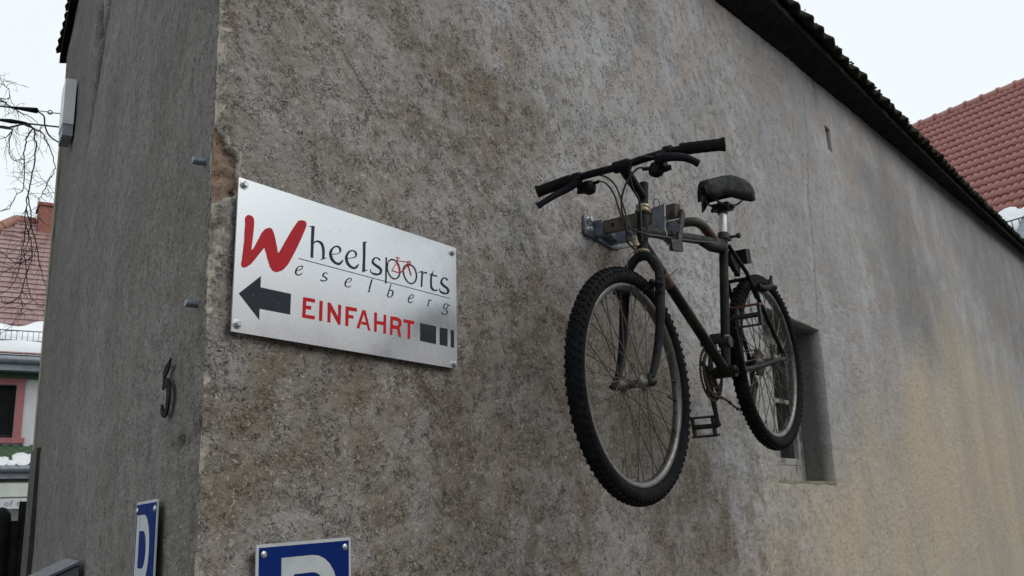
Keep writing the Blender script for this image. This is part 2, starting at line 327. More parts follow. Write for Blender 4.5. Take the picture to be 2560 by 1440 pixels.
SIGN_RED=[([[(69,2273),(71,2278),(76,2283),(83,2284),(89,2283),(93,2278),(94,2269),(93,2250),(91,2231),(89,2208),(93,2211),(98,2220),(107,2237),(115,2253),(124,2263),(134,2268),(142,2268),(148,2259),(153,2245),(157,2231),(161,2216),(167,2224),(180,2247),(196,2274),(210,2295),(217,2304),(227,2308),(236,2308),(241,2305),(241,2297),(236,2285),(226,2263),(214,2239),(200,2213),(189,2195),(175,2180),(159,2172),(147,2173),(139,2181),(132,2197),(127,2211),(123,2220),(114,2209),(102,2193),(89,2177),(78,2168),(71,2165),(65,2166),(63,2171),(65,2183),(67,2204),(69,2226),(69,2245),(70,2260)]],[]),([[(235,2130),(271,2131),(270,2122),(245,2122),(244,2112),(260,2113),(259,2104),(244,2104),(243,2091),(271,2092),(270,2083),(233,2083)]],[]),([[(284,2130),(294,2130),(293,2083),(283,2083)]],[]),([[(309,2130),(318,2130),(342,2101),(342,2130),(352,2130),(350,2083),(343,2082),(319,2111),(318,2083),(309,2083)]],[]),([[(366,2130),(403,2131),(403,2122),(376,2121),(376,2111),(392,2111),(391,2103),(376,2103),(375,2083),(365,2083)]],[]),([[(421,2129),(432,2130),(449,2082),(441,2082),(426,2120),(411,2082),(402,2083)],[(420,2101),(435,2101),(437,2094),(417,2094)]],[]),([[(462,2130),(472,2130),(471,2110),(494,2111),(495,2129),(504,2130),(503,2082),(493,2082),(494,2102),(471,2102),(470,2082),(461,2082)]],[]),([[(519,2129),(529,2129),(526,2082),(517,2082)],[(542,2102),(552,2105),(558,2081),(549,2081)]],[([(525,2120),(539,2120),(547,2119),(549,2115),(546,2110),(539,2108),(527,2108)],[(527,2129),(543,2130),(557,2125),(560,2115),(553,2105),(540,2099),(525,2099)])]),([[(567,2129),(608,2129),(607,2120),(593,2120),(591,2080),(581,2080),(583,2120),(567,2120)]],[])]
SIGN_ARROW=[(60,2108),(116,2156),(116,2131),(200,2131),(199,2084),(115,2084),(115,2060)]
SIGN_BARS=[[(630,2128),(694,2128),(693,2080),(630,2081)],[(709,2127),(742,2128),(740,2080),(707,2081)],[(755,2127),(769,2127),(768,2079),(753,2080)]]
SIGN_LINE=[(220,2217),(752,2214),(751,2212),(220,2215)]
SIGN_BIKE=[([(541,2271),(549,2260),(552,2246)],[(545,2274),(554,2262),(557,2248)]),([(543,2285),(545,2276)],[(545,2286),(548,2277)]),([(539,2285),(554,2284)],[(540,2286),(555,2286)]),([(546,2276),(587,2280)],[(546,2278),(587,2282)]),([(542,2272),(524,2247)],[(544,2272),(526,2247)]),([(524,2246),(554,2245)],[(525,2248),(555,2247)]),([(556,2245),(589,2273)],[(553,2246),(586,2274)]),([(585,2270),(596,2247)],[(588,2272),(599,2248)]),([(583,2283),(586,2271)],[(586,2284),(589,2272)]),([(587,2284),(593,2282),(593,2279),(589,2276)],[(589,2285),(595,2284),(595,2278),(589,2275)])]
SIGN_BOLTS=[(64,2348),(767,2345),(59,2043),(766,2035)]
BRANCHES = [([(1.84, 6.89, 4.98), (2.14, 6.83, 5.17), (2.41, 6.78, 5.2), (2.6, 6.58, 5.19), (2.74, 6.58, 5.26), (2.83, 6.59, 5.25), (2.8, 6.49, 5.14), (2.84, 6.53, 5.03), (2.85, 6.57, 4.87), (2.8, 6.49, 4.66), (2.81, 6.54, 4.58), (2.83, 6.59, 4.48), (2.79, 6.49, 4.3), (2.86, 6.52, 4.17), (2.91, 6.55, 4.03), (2.83, 6.47, 3.82), (2.82, 6.53, 3.65), (2.87, 6.57, 3.57), (2.79, 6.5, 3.42), (2.75, 6.57, 3.32)], 0.03, 0.0035), ([(2.74, 6.58, 5.26), (2.88, 6.56, 5.23), (2.95, 6.58, 5.18), (2.96, 6.47, 5.01), (3.01, 6.5, 4.89), (3.02, 6.55, 4.83), (2.92, 6.49, 4.71), (2.89, 6.56, 4.69)], 0.01, 0.003), ([(2.97, 6.46, 4.79), (2.94, 6.53, 4.65), (2.94, 6.59, 4.58), (2.9, 6.5, 4.44), (2.93, 6.53, 4.34)], 0.006, 0.002), ([(2.5, 6.52, 5.14), (2.61, 6.52, 5.15), (2.62, 6.57, 5.07), (2.59, 6.48, 4.9), (2.65, 6.51, 4.86), (2.73, 6.52, 4.9)], 0.01, 0.003), ([(2.76, 6.45, 5.19), (2.74, 6.52, 5.09), (2.76, 6.57, 4.99), (2.73, 6.47, 4.77), (2.75, 6.51, 4.63), (2.73, 6.58, 4.56), (2.65, 6.51, 4.41), (2.6, 6.58, 4.39)], 0.01, 0.003), ([(1.76, 6.71, 5.01), (2.13, 6.62, 5.3), (2.48, 6.53, 5.38), (2.53, 6.4, 5.3), (2.64, 6.4, 5.28), (2.74, 6.41, 5.26), (2.77, 6.28, 5.15)], 0.014, 0.003), ([(2.11, 6.58, 5.28), (2.35, 6.53, 5.3), (2.48, 6.53, 5.4), (2.5, 6.41, 5.39), (2.51, 6.46, 5.49), (2.48, 6.53, 5.57), (2.4, 6.46, 5.57)], 0.009, 0.002), ([(2.84, 6.58, 4.59), (2.89, 6.61, 4.42), (2.91, 6.66, 4.24), (2.85, 6.58, 4.03), (2.8, 6.65, 3.94), (2.73, 6.74, 3.85)], 0.008, 0.003), ([(2.83, 6.59, 4.48), (2.94, 6.59, 4.2), (3.01, 6.61, 3.99), (3.02, 6.49, 3.75), (3.06, 6.52, 3.54)], 0.008, 0.003), ([(2.91, 6.55, 4.03), (2.87, 6.62, 3.98), (2.81, 6.71, 4.0), (2.67, 6.66, 4.06), (2.58, 6.76, 4.12)], 0.008, 0.003), ([(2.88, 6.68, 4.35), (2.9, 6.72, 4.14), (2.89, 6.78, 3.88), (2.77, 6.72, 3.7), (2.69, 6.82, 3.65)], 0.007, 0.003), ([(2.88, 6.67, 4.13), (2.95, 6.7, 3.84), (3.02, 6.72, 3.69), (3.05, 6.59, 3.58)], 0.006, 0.003), ([(2.87, 6.62, 3.67), (2.81, 6.71, 3.6), (2.77, 6.78, 3.66), (2.64, 6.73, 3.65)], 0.006, 0.003), ([(2.59, 6.48, 5.13), (2.56, 6.55, 5.06), (2.49, 6.63, 5.08)], 0.007, 0.003)]

# ================================================================== ground
g = MB(); g.add([(-120, -120, 0), (160, -120, 0), (160, 160, 0), (-120, 160, 0)], [(0, 1, 2, 3)])
gr = g.build('ground', M['ground']); gr['kind'] = 'structure'

# ================================================================== the old plastered house
A2 = R(67); U2 = Vector((math.cos(A2), math.sin(A2), 0)); N2 = Vector((-U2.y, U2.x, 0))   # side wall direction and outward normal
BIS = np.array([math.cos(A2/2), math.sin(A2/2)])                                            # into the corner
house = thing('plastered_house', 'old grey house with weathered rough plaster, acute corner and dark mossy eaves', 'house')
WX = 16.6; W2L = 3.74

eave = lambda x: 3.88+.104*x
def chip_shape(x, z):
    """plaster lost near the corner: (depth 0..1, mask 0..1; mask .1-.6 is pale broken edge, above .66 bare stone)"""
    n = .040*(fbm(x*30, z*34, 4, 3)-.5)+.012*(vn(x*150, z*150, 7)-.5)
    wdt = np.interp(z, [2.02, 2.10, 2.18, 2.24, 2.27, 2.45, 2.60, 2.73, 2.76], [0, .012, .022, .016, .013, .010, .015, .014, 0])
    wdt = np.maximum(wdt, .013*np.clip((fbm(z*11, z*0+1, 4, 71)-.52)/.12, 0, 1))
    wp = np.interp(z, [2.295, 2.312, 2.325, 2.37, 2.40, 2.425, 2.450, 2.472], [0, .030, .050, .062, .064, .052, .024, 0])
    wq = np.interp(z, [2.17, 2.19, 2.23, 2.26, 2.28], [0, .016, .020, .014, 0])
    s, p, q = wdt > .001, wp > .001, wq > .001
    dep = np.maximum(np.clip((wdt+n-x)/.008+.4, 0, .45)*s, np.maximum(np.clip((wp+n-x)/.012+.4, 0, 1)*p, np.clip((wq+n-x)/.012+.4, 0, .7)*q))
    msk = np.maximum(np.clip((wdt+n-x)/.014+.45, 0, .5)*s, np.maximum(np.clip((wp+n-x)/.030+.64, 0, 1)*p, np.clip((wq+n-x)/.024+.5, 0, .72)*q))
    return dep, msk

def make_wall1():
    xs = [0.]
    while xs[-1] < WX: xs.append(xs[-1]+(.004 if xs[-1] < .1 else .007*(1+max(0, xs[-1]-1.2)/1.6)))
    xs = np.array(xs); zs = np.concatenate([np.arange(0, 1.1, .1), np.arange(1.1, 2.9, .007), np.arange(2.9, 5.95, .014)])
    wx = (3.20, 4.12); wz = (1.73, 2.59); vx = (4.765, 4.865); vz = (3.90, 4.07)
    for v in wx+vx: xs[np.argmin(abs(xs-v))] = v
    for v in wz+vz: zs[np.argmin(abs(zs-v))] = v
    GX, GZ = np.meshgrid(xs, zs, indexing='ij'); nx, nz = GX.shape
    fade = sst(0, .025, GX)
    wob = .018*(fbm(GX*.9, GZ*.9, 3, 1)-.5)+.010*(fbm(GX*6, GZ*6, 4, 2)-.5)
    fine = .0075*(fbm(GX*38, GZ*38, 3, 4)-.5)+.003*(vn(GX*120, GZ*120, 6)-.5)
    # trowel ridges on the upper part
    q = fbm(GX*9+2*fbm(GX*3, GZ*3, 2, 9), GZ*14, 3, 8); ridge = (1-np.clip(abs(q-.5)/.03, 0, 1))*.0028*sst(.4, 1.0, GX)
    d = -(wob+fine)*fade+ridge*fade
    # rounded window reveal edges
    cd, ch = chip_shape(GX, GZ)
    PX = GX+BIS[0]*.014*cd*.6; PY = d+.014*cd+.004*cd*(fbm(GX*30, GZ*50, 3, 61)-.5)*4*cd
    corner = .006*(fbm(GZ*7, GZ*0+3, 3, 5)-.5)*(1-fade)
    PX = PX+BIS[0]*corner; PY = PY+BIS[1]*corner
    # masks
    n1 = fbm(GX*1.3, GZ*1.3, 4, 21)-.5; n2 = fbm(GX*3.5, GZ*3.5, 4, 22)-.5; ns = fbm(GX*.6, GZ*.4, 4, 23)-.5
    lim = np.interp(GZ, [1.2, 1.8, 2.3, 2.7, 3.2], [2.9, 2.5, 1.6, .72, .35])
    brown = sst(.95, -.75, (GX-lim)/1.0+1.6*n1+.7*n2)
    brown = np.maximum(brown, .62*sst(.16, .05, GX+.1*n2))
    brown = np.maximum(brown, .85*sst(.75, .1, np.hypot((GX-1.75)/1.0, (GZ-1.75)/.8)+.6*n2+.5*n1))  # damp stain around the front wheel, with the bicycle's contact shading painted in
    nb = fbm(GX*2.3, GZ*2.3, 4, 81)
    brown = np.clip(brown*(.72+.75*sst(.42, .62, nb))+.45*sst(.56, .70, nb)*sst(3.2, 1.2, GX), 0, 1)
    brown = np.clip(brown+.5*sst(.26, .36, n2*1.4+n1)*(GX < 3), 0, 1)
    top = np.interp(GX, [3.5, 4.8, 6.5, 9.5, 11.5, 13], [1.7, 2.15, 2.75, 3.2, 3.1, 2.4])
    warm = sst(.35, -.5, GZ-top+1.3*ns+.5*n1)*sst(2.3, 4.2, GX+.6*n1)
    warm = np.maximum(warm, .8*sst(.30, .10, abs(GX-3.05+.3*ns))*sst(1.62, 1.50, GZ))
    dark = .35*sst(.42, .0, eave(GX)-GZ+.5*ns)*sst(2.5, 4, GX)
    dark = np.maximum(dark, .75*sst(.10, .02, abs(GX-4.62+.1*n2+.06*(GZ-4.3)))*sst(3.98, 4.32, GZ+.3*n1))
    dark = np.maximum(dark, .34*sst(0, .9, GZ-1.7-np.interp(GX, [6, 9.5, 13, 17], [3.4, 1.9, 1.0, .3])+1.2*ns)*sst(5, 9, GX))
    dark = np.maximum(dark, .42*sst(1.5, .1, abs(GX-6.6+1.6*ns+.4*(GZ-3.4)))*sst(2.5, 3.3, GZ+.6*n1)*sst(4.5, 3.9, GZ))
    # long hairline crack above the window and a few scratches
    def crack(pts, wd, val):
        z = [p[1] for p in pts]; x = [p[0] for p in pts]
        cx = np.interp(GZ, z, x)+.02*(fbm(GZ*9, GZ*0, 3, 31)-.5)
        return val*sst(wd, wd*.3, abs(GX-cx))*(GZ > z[0])*(GZ < z[-1])
    dark = np.maximum(dark, crack([(4.10, 2.62), (4.20, 3.0), (4.22, 3.5), (4.32, 3.75), (4.36, 4.1), (4.38, 4.25)], .014, .5))
    for a, b, val in (((.515, 2.66), (.36, 2.80), .8), ((.70, 2.58), (.575, 2.66), .45), ((.62, 2.53), (.52, 2.60), .5), ((1.36, 3.02), (1.12, 3.06), .5)):
        a, b = (a, b) if a[1] < b[1] else (b, a)
        dark = np.maximum(dark, crack([a, b], .0085, min(1, val*1.2)))
    rs = random.Random(12)
    for _ in range(26):                                          # old trowel scratches
        x0, z0 = rs.uniform(.25, 2.0), rs.uniform(2.45, 3.25); ln = rs.uniform(.03, .13); sl0 = rs.uniform(.5, 1.6)
        dark = np.maximum(dark, crack([(x0+ln/sl0*.9, z0-ln), (x0+ln/sl0*.35, z0-ln*.5), (x0, z0)], .008, rs.uniform(.35, .8)))
    idx = np.arange(nx*nz).reshape(nx, nz)
    cx = (xs[:-1]+xs[1:])/2; cz = (zs[:-1]+zs[1:])/2; CX, CZ = np.meshgrid(cx, cz, indexing='ij')
    keep = (CZ < eave(CX)+.16)
    keep &= ~((CX > wx[0]) & (CX < wx[1]) & (CZ > wz[0]) & (CZ < wz[1])); keep &= ~((CX > vx[0]) & (CX < vx[1]) & (CZ > vz[0]) & (CZ < vz[1]))
    fa = np.stack([idx[:-1, :-1], idx[1:, :-1], idx[1:, 1:], idx[:-1, 1:]], -1)[keep]
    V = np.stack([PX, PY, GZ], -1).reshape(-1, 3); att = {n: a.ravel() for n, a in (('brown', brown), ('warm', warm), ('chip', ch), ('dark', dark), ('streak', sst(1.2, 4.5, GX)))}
    # reveals grown from the openings' own edge vertices
    ev = []; ef = []; base = len(V); extra_idx = []
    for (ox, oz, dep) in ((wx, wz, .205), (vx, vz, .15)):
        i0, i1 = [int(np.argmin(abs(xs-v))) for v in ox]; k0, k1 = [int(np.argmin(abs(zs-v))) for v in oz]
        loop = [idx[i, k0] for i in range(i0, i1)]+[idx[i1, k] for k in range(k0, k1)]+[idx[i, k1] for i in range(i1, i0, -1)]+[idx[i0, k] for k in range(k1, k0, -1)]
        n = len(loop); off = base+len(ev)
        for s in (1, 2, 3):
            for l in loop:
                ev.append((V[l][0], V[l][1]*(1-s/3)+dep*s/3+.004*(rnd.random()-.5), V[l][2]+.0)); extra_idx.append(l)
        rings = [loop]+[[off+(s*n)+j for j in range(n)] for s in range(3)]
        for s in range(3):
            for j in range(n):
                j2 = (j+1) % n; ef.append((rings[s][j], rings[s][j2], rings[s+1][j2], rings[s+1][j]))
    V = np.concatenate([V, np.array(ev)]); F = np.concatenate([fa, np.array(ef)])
    ei = np.array(extra_idx)
    for n in att: att[n] = np.concatenate([att[n], att[n][ei]])
    att['dark'][base:] = np.where(V[base:, 2] > 3, 1.1, .74); att['brown'][base:] = .1; att['warm'][base:] = 0          # lining of the openings, with recess shade painted into its colour
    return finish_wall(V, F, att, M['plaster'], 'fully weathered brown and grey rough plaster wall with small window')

def finish_wall(V, F, att, mat, label):
    used = np.zeros(len(V), bool); used[F.ravel()] = True; mp = np.cumsum(used)-1
    V = V[used]; F = mp[F]
    me = bpy.data.meshes.new('wall'); me.vertices.add(len(V)); me.vertices.foreach_set('co', V.ravel())
    me.loops.add(F.size); me.loops.foreach_set('vertex_index', F.ravel().astype(np.int32))
    me.polygons.add(len(F)); me.polygons.foreach_set('loop_start', np.arange(0, F.size, 4, dtype=np.int32))
    me.polygons.foreach_set('use_smooth', np.ones(len(F), bool))
    me.update(calc_edges=True)
    for n, a in att.items():
        at = me.attributes.new(n, 'FLOAT', 'POINT'); at.data.foreach_set('value', a[used].astype(np.float32))
    me.materials.append(mat); o = bpy.data.objects.new('wall', me); COL.objects.link(o); adopt(o, house); o['label'] = label
    return o

def e2(l): return np.minimum(4.37+.5*(3.8-np.asarray(l)), 5.35)
def make_wall2():
    ls = [0.]
    while ls[-1] < W2L: ls.append(ls[-1]+(.004 if ls[-1] < .06 else .009*(1+ls[-1]*.8)))
    ls = np.array(ls); ls[-1] = W2L
    zs = np.concatenate([np.arange(0, 1.1, .1), np.arange(1.1, 2.9, .007), np.arange(2.9, 5.5, .014)])
    GL, GZ = np.meshgrid(ls, zs, indexing='ij'); nx, nz = GL.shape
    fade = sst(0, .025, GL)
    d = ((.008+.022*sst(.6, 1.6, GL))*(fbm(GL*.8+7, GZ*.8, 3, 41)-.5)+.006*(fbm(GL*7, GZ*7, 4, 42)-.5)+.0035*(fbm(GL*40, GZ*40, 3, 44)-.5))*fade
    # horizontal break of the render near the number, old sloping crack higher up
    cz = 1.835-.10*GL+.012*(fbm(GL*14, GL*0, 3, 47)-.5)
    groove = sst(.30, .22, GL)*sst(.014, .004, abs(GZ-cz-.004))*sst(.3, .5, fbm(GL*22, GZ*6, 3, 48))
    d = d-.012*groove-.004*sst(.26, .2, GL)*sst(0, .012, cz-GZ)*sst(.06, .03, cz-GZ)
    kz = np.interp(GL, [1.85, 2.0, 2.2, 2.28, 2.35], [4.0, 3.75, 3.56, 3.45, 3.30])
    kr = sst(.15, .05, abs(GZ-kz))*sst(1.8, 1.9, GL)*sst(2.42, 2.3, GL); d = d-.018*kr
    k2 = sst(.12, .06, abs(GL-2.27+.25*(3.9-GZ)))*sst(3.72, 3.76, GZ)*sst(3.96, 3.9, GZ); d = d-.03*k2
    cd, ch = chip_shape(GL*1.8, GZ)
    corner = .006*(fbm(GZ*7, GZ*0+3, 3, 5)-.5)*(1-fade)
    ch0 = ch*(1-sst(0, .035, GL)); cd = cd*(1-sst(0, .035, GL))
    PX = U2.x*GL+N2.x*d+BIS[0]*(.014*cd*.6+corner); PY = U2.y*GL+N2.y*d+BIS[1]*corner+.014*cd+.004*cd*(fbm(GL*30, GZ*50, 3, 61)-.5)*4*cd
    n1 = fbm(GL*1.3, GZ*.8, 4, 51)-.5
    brown = np.clip(.25+1.2*n1+.6*sst(.35, 0, GL)*0+.35*sst(2.4, 2.0, GZ)*sst(.5, .1, GL), 0, 1)
    dark = np.clip(.35*sst(1.4, 3.6, GL+.8*n1), 0, 1); dark = np.maximum(dark, 1.05*kr); dark = np.maximum(dark, 1.1*k2); dark = np.maximum(dark, .6*groove)
    idx = np.arange(nx*nz).reshape(nx, nz)
    fa = np.stack([idx[:-1, :-1], idx[:-1, 1:], idx[1:, 1:], idx[1:, :-1]], -1)[(GZ < e2(GL)+.08)[:-1, :-1]]
    V = np.stack([PX, PY, GZ], -1).reshape(-1, 3)
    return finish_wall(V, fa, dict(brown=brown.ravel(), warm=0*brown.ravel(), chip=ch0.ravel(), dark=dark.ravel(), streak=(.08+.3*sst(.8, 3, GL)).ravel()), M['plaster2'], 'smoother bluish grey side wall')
wall1 = make_wall1(); wall2 = make_wall2()
E2 = U2*W2L
# hidden sides close the volume
b = MB(); back = [E2, E2+Vector((2.6, .6, 0)), Vector((WX, 4.6, 0)), Vector((WX, 0, 0))]
for p, q in zip(back[:-1], back[1:]):
    b.add([p, q, q+Z*4.6, p+Z*4.6], [(0, 1, 2, 3)])
b.build('back_wall', M['stonetrim'], house)
# mossy end of the side wall: jamb strip seen edge on, with a doorway recess low down
b = MB(); b.box(E2-U2*.025-N2*.018+Z*2.1, (.10, .05, 4.2), (U2, N2, Z)); b.build('corner_jamb', M['stonetrim'], house)
b = MB(); b.box(U2*3.50+N2*.010+Z*1.02, (.34, .02, 2.04), (U2, N2, Z)); b.build('side_door', M['door'], house)
# dark interior behind the window and the vent slot
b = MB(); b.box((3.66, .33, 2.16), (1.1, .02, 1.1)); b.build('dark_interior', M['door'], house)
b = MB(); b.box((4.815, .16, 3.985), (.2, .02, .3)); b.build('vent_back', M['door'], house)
win = MB()
for c, s in (((3.235, .19, 2.16), (.07, .05, .86)), ((4.085, .19, 2.16), (.07, .05, .86)), ((3.66, .19, 2.555), (.78, .05, .07)), ((3.66, .188, 1.785), (.78, .06, .10))): win.box(c, s)
wf = win.build('window', M['oldwood'], house); wf['label'] = 'small old window with peeling white wooden frame'
m_ = MB(); m_.box((3.66, .18, 2.18), (.055, .05, .69)); m_.build('mullion', M['oldwood'], wf)
for xc in (3.45, 3.87):
    s_ = MB()
    for c, s in (((xc-.165, .172, 2.18), (.035, .03, .69)), ((xc+.165, .172, 2.18), (.035, .03, .69)), ((xc, .172, 2.505), (.30, .03, .035)), ((xc, .172, 1.855), (.30, .03, .035)), ((xc, .172, 2.18), (.30, .025, .022))): s_.box(c, s)
    s_.build('sash', M['oldwood'], wf)
    for zc in (2.02, 2.34):
        p_ = MB(); p_.box((xc, .185, zc), (.30, .004, .29)); p_.build('pane', M['glass'], wf)
s_ = MB(); s_.box((3.66, .10, 1.737), (.915, .20, .016)); s_.build('sill', M['stonetrim'], wf)

# roof over the long wall: soffit, fascia, deck and a visible edge course of old tiles
OV = .18
rt = MB()
n = 56; xs = np.linspace(-.25, WX+.3, n)
edge = lambda x: 4.13+.066*x+.0012*x*x
def profile(x):   # points across the eaves (y, z) at position x
    e = edge(x); wl_ = eave(x)
    return [(.06, wl_-.02), (-.012, wl_-.012), (-OV+.02, e-.07), (-OV+.02, e-.03), (3.2, e+3.0), (3.2, e+2.9)]
vs = []; fs = []
for i, x in enumerate(xs): vs += [(x+max(0, y)*.4245*(1-i/(n-1)), y, z) for y, z in profile(x)]
for i in range(n-1):
    for k in range(6):
        k2 = (k+1) % 6; fs.append((i*6+k, i*6+k2, (i+1)*6+k2, (i+1)*6+k))
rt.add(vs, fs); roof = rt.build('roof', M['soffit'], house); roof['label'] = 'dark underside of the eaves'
def tile_mesh(name, mat, w, ln, th, amp, rolls, seed):
    rr = random.Random(seed); b = MB(); k = 8*rolls; vs = []; fs = []
    for j, yy in enumerate((0, ln)):
        for i in range(k+1):
            t = i/k; h = amp*(.5-.5*math.cos(2*math.pi*t*rolls))
            jit = rr.uniform(-.004, .004) if j == 0 else 0
            vs += [((t-.5)*w, yy+jit, h+th), ((t-.5)*w, yy+jit, h)]
    m = (k+1)*2
    for i in range(k):
        a = i*2
        fs += [(a, a+2, m+a+2, m+a), (a+1, m+a+1, m+a+3, a+3), (a, a+1, a+3, a+2), (m+a, m+a+2, m+a+3, m+a+1)]
    fs += [(0, m, m+1, 1), (2*k, 2*k+1, m+2*k+1, m+2*k)]
    b.add(vs, fs, True); return b.mesh(name, mat)
TM = [tile_mesh('roof_tile', M['tile_old'], .215, .42, .016, .034, 1, i) for i in range(4)]
sl_ = Vector((0, 3.2+OV, 3.0)).normalized(); nrm = X.cross(sl_).normalized()
x = -.2; i = 0
while x < WX:
    jx = rnd.uniform(-.012, .012); jz = rnd.uniform(-.010, .012)
    o = Vector((x, -OV-.02+jx, edge(x)-.035+jz)); tl = Vector((1, 0, .066+.0024*x)).normalized()
    s2 = (sl_-tl*sl_.dot(tl)).normalized(); m = Matrix((tl, s2, tl.cross(s2))).transposed().to_4x4(); m.translation = o
    inst(TM[i % 4], 'roof_tile', roof, m @ Matrix.Rotation(rnd.uniform(-.05, .05), 4, 'Z'))
    x += .205; i += 1
mb = MB()                                                             # moss cushions along the tile edge
for k in range(1500):
    x = rnd.uniform(.5, WX); r = rnd.uniform(.004, .012)
    c = Vector((x, -OV-.015+rnd.uniform(-.012, .03), edge(x)+.0+rnd.uniform(0, .035)))
    mb.lathe(c, (rnd.uniform(-.4, .4), rnd.uniform(-.4, .4), 1), [(.0, -r*.6), (r, 0), (r*.6, r*.6), (0, r*.8)], 5, False)
mo = mb.build('moss', M['tile_old'], roof); mo['kind'] = 'stuff'
# eaves of the side wall, with its row of tiles
b = MB()
vs = []; fs = []; ns_ = 14
for l in np.linspace(0, 3.80, ns_):
    p = U2*l
    for off, dz in ((-.05, .0), (.040, -.02), (.040, .03), (-1.6, 1.7), (-1.6, 1.6)):
        vs.append(p+N2*off+Z*(float(e2(l))+dz))
for i in range(ns_-1):
    for k in range(5):
        k2 = (k+1) % 5; fs.append((i*5+k, (i+1)*5+k, (i+1)*5+k2, i*5+k2))
fs += [tuple(range(5)), tuple(range((ns_-1)*5, ns_*5))[::-1]]
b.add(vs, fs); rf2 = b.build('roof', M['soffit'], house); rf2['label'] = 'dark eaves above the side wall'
for i in range(64):
    l = 3.77-i*.056; sl2 = (-N2*1.6+Z*1.7).normalized(); tl = (U2-Z*.5).normalized(); s2 = (sl2-tl*sl2.dot(tl)).normalized()
    m = Matrix((-tl, s2, s2.cross(tl)*1.0)).transposed().to_4x4()
    if m.determinant() < 0: m = Matrix((tl, s2, tl.cross(s2))).transposed().to_4x4()
    m.translation = U2*l+N2*(.050+rnd.uniform(-.008, .008))+Z*(float(e2(l))+.035)
    inst(TM[i % 4], 'roof_tile', rf2, m @ Matrix.Scale(.27, 4))

# ================================================================== signs
SY = -.021        # front face of the shop sign
ax_, ay_, az_ = X*.001, Z*.001, -Y      # sign drawings are in millimetres on the wall plane, raised towards the street
sign = thing('shop_sign', 'silver sheet metal shop sign with arrow and red EINFAHRT lettering on the plaster', 'sign', loc=(.415, -.018, 2.03))
b = MB(); C4 = [(45, 2026), (779.5, 2024), (785, 2362), (50, 2361.5)]
b.prism(C4, (0, SY, 0), ax_, ay_, az_, -.003, 0); b.build('panel', M['signalu'], sign)
def glyph(polys, ribs, name, mat, h=.0003):
    g = MB(); k = 0
    for p in polys:
        g.prism(p, (0, SY, 0), ax_, ay_, az_, .0001+k*.00004, h+k*.00006); k += 1
    for Lp, Rp in ribs:
        cl = Lp[0] == Lp[-1]
        LL = catmull(Lp, 5); RR = catmull(Rp, 5)
        g.strip(LL, RR, (0, SY, 0), ax_, ay_, az_, .0001+k*.00004, h+k*.00006); k += 1
    return g.build(name, mat, sign)
for polys, ribs in SIGN_DARK: glyph(polys, ribs, 'letter', M['vinyl_dark'])
for i, (polys, ribs) in enumerate(SIGN_RED):
    o = glyph(polys, ribs, 'letter', M['vinyl_w'] if i == 0 else M['vinyl_red'])
    if i == 0: o['label'] = 'large red brush-written W'
glyph([SIGN_ARROW], [], 'arrow', M['vinyl_dark'])
for p in SIGN_BARS: glyph([p], [], 'bar', M['vinyl_dark'])
glyph([SIGN_LINE], [], 'underline', M['vinyl_dark'], .00018)
glyph([], SIGN_BIKE, 'bicycle_emblem', M['vinyl_red'], .0009)['label'] = 'small red bicycle frame between p and o'
for u, v in SIGN_BOLTS:
    g = MB(); c = (u*.001, SY, v*.001)
    g.lathe(c, -Y, [(.0105, 0), (.0105, .0014), (.008, .0016)], 16, False)
    g.lathe(c, -Y, [(.0072, .0014), (.0072, .0075), (.0058, .009)], 6, False); g.build('bolt', M['bolt'], sign)
dr = MB()                                                   # melting snow drops on the sheet
for k in range(70):
    u = rnd.uniform(60, 770); v = 2026+rnd.random()**1.8*300; r = rnd.uniform(.5, 1.3)*.001
    dr.lathe((u*.001, SY, v*.001), -Y, [(r, 0), (r*.8, r*.5), (0, r*.75)], 6)
t = NT('water_drop'); t.b.inputs['Transmission Weight'].default_value = .6; wd = t.fin((.9, .92, .95), .06)
o = dr.build('water_drops', wd, sign); o['kind'] = 'stuff'

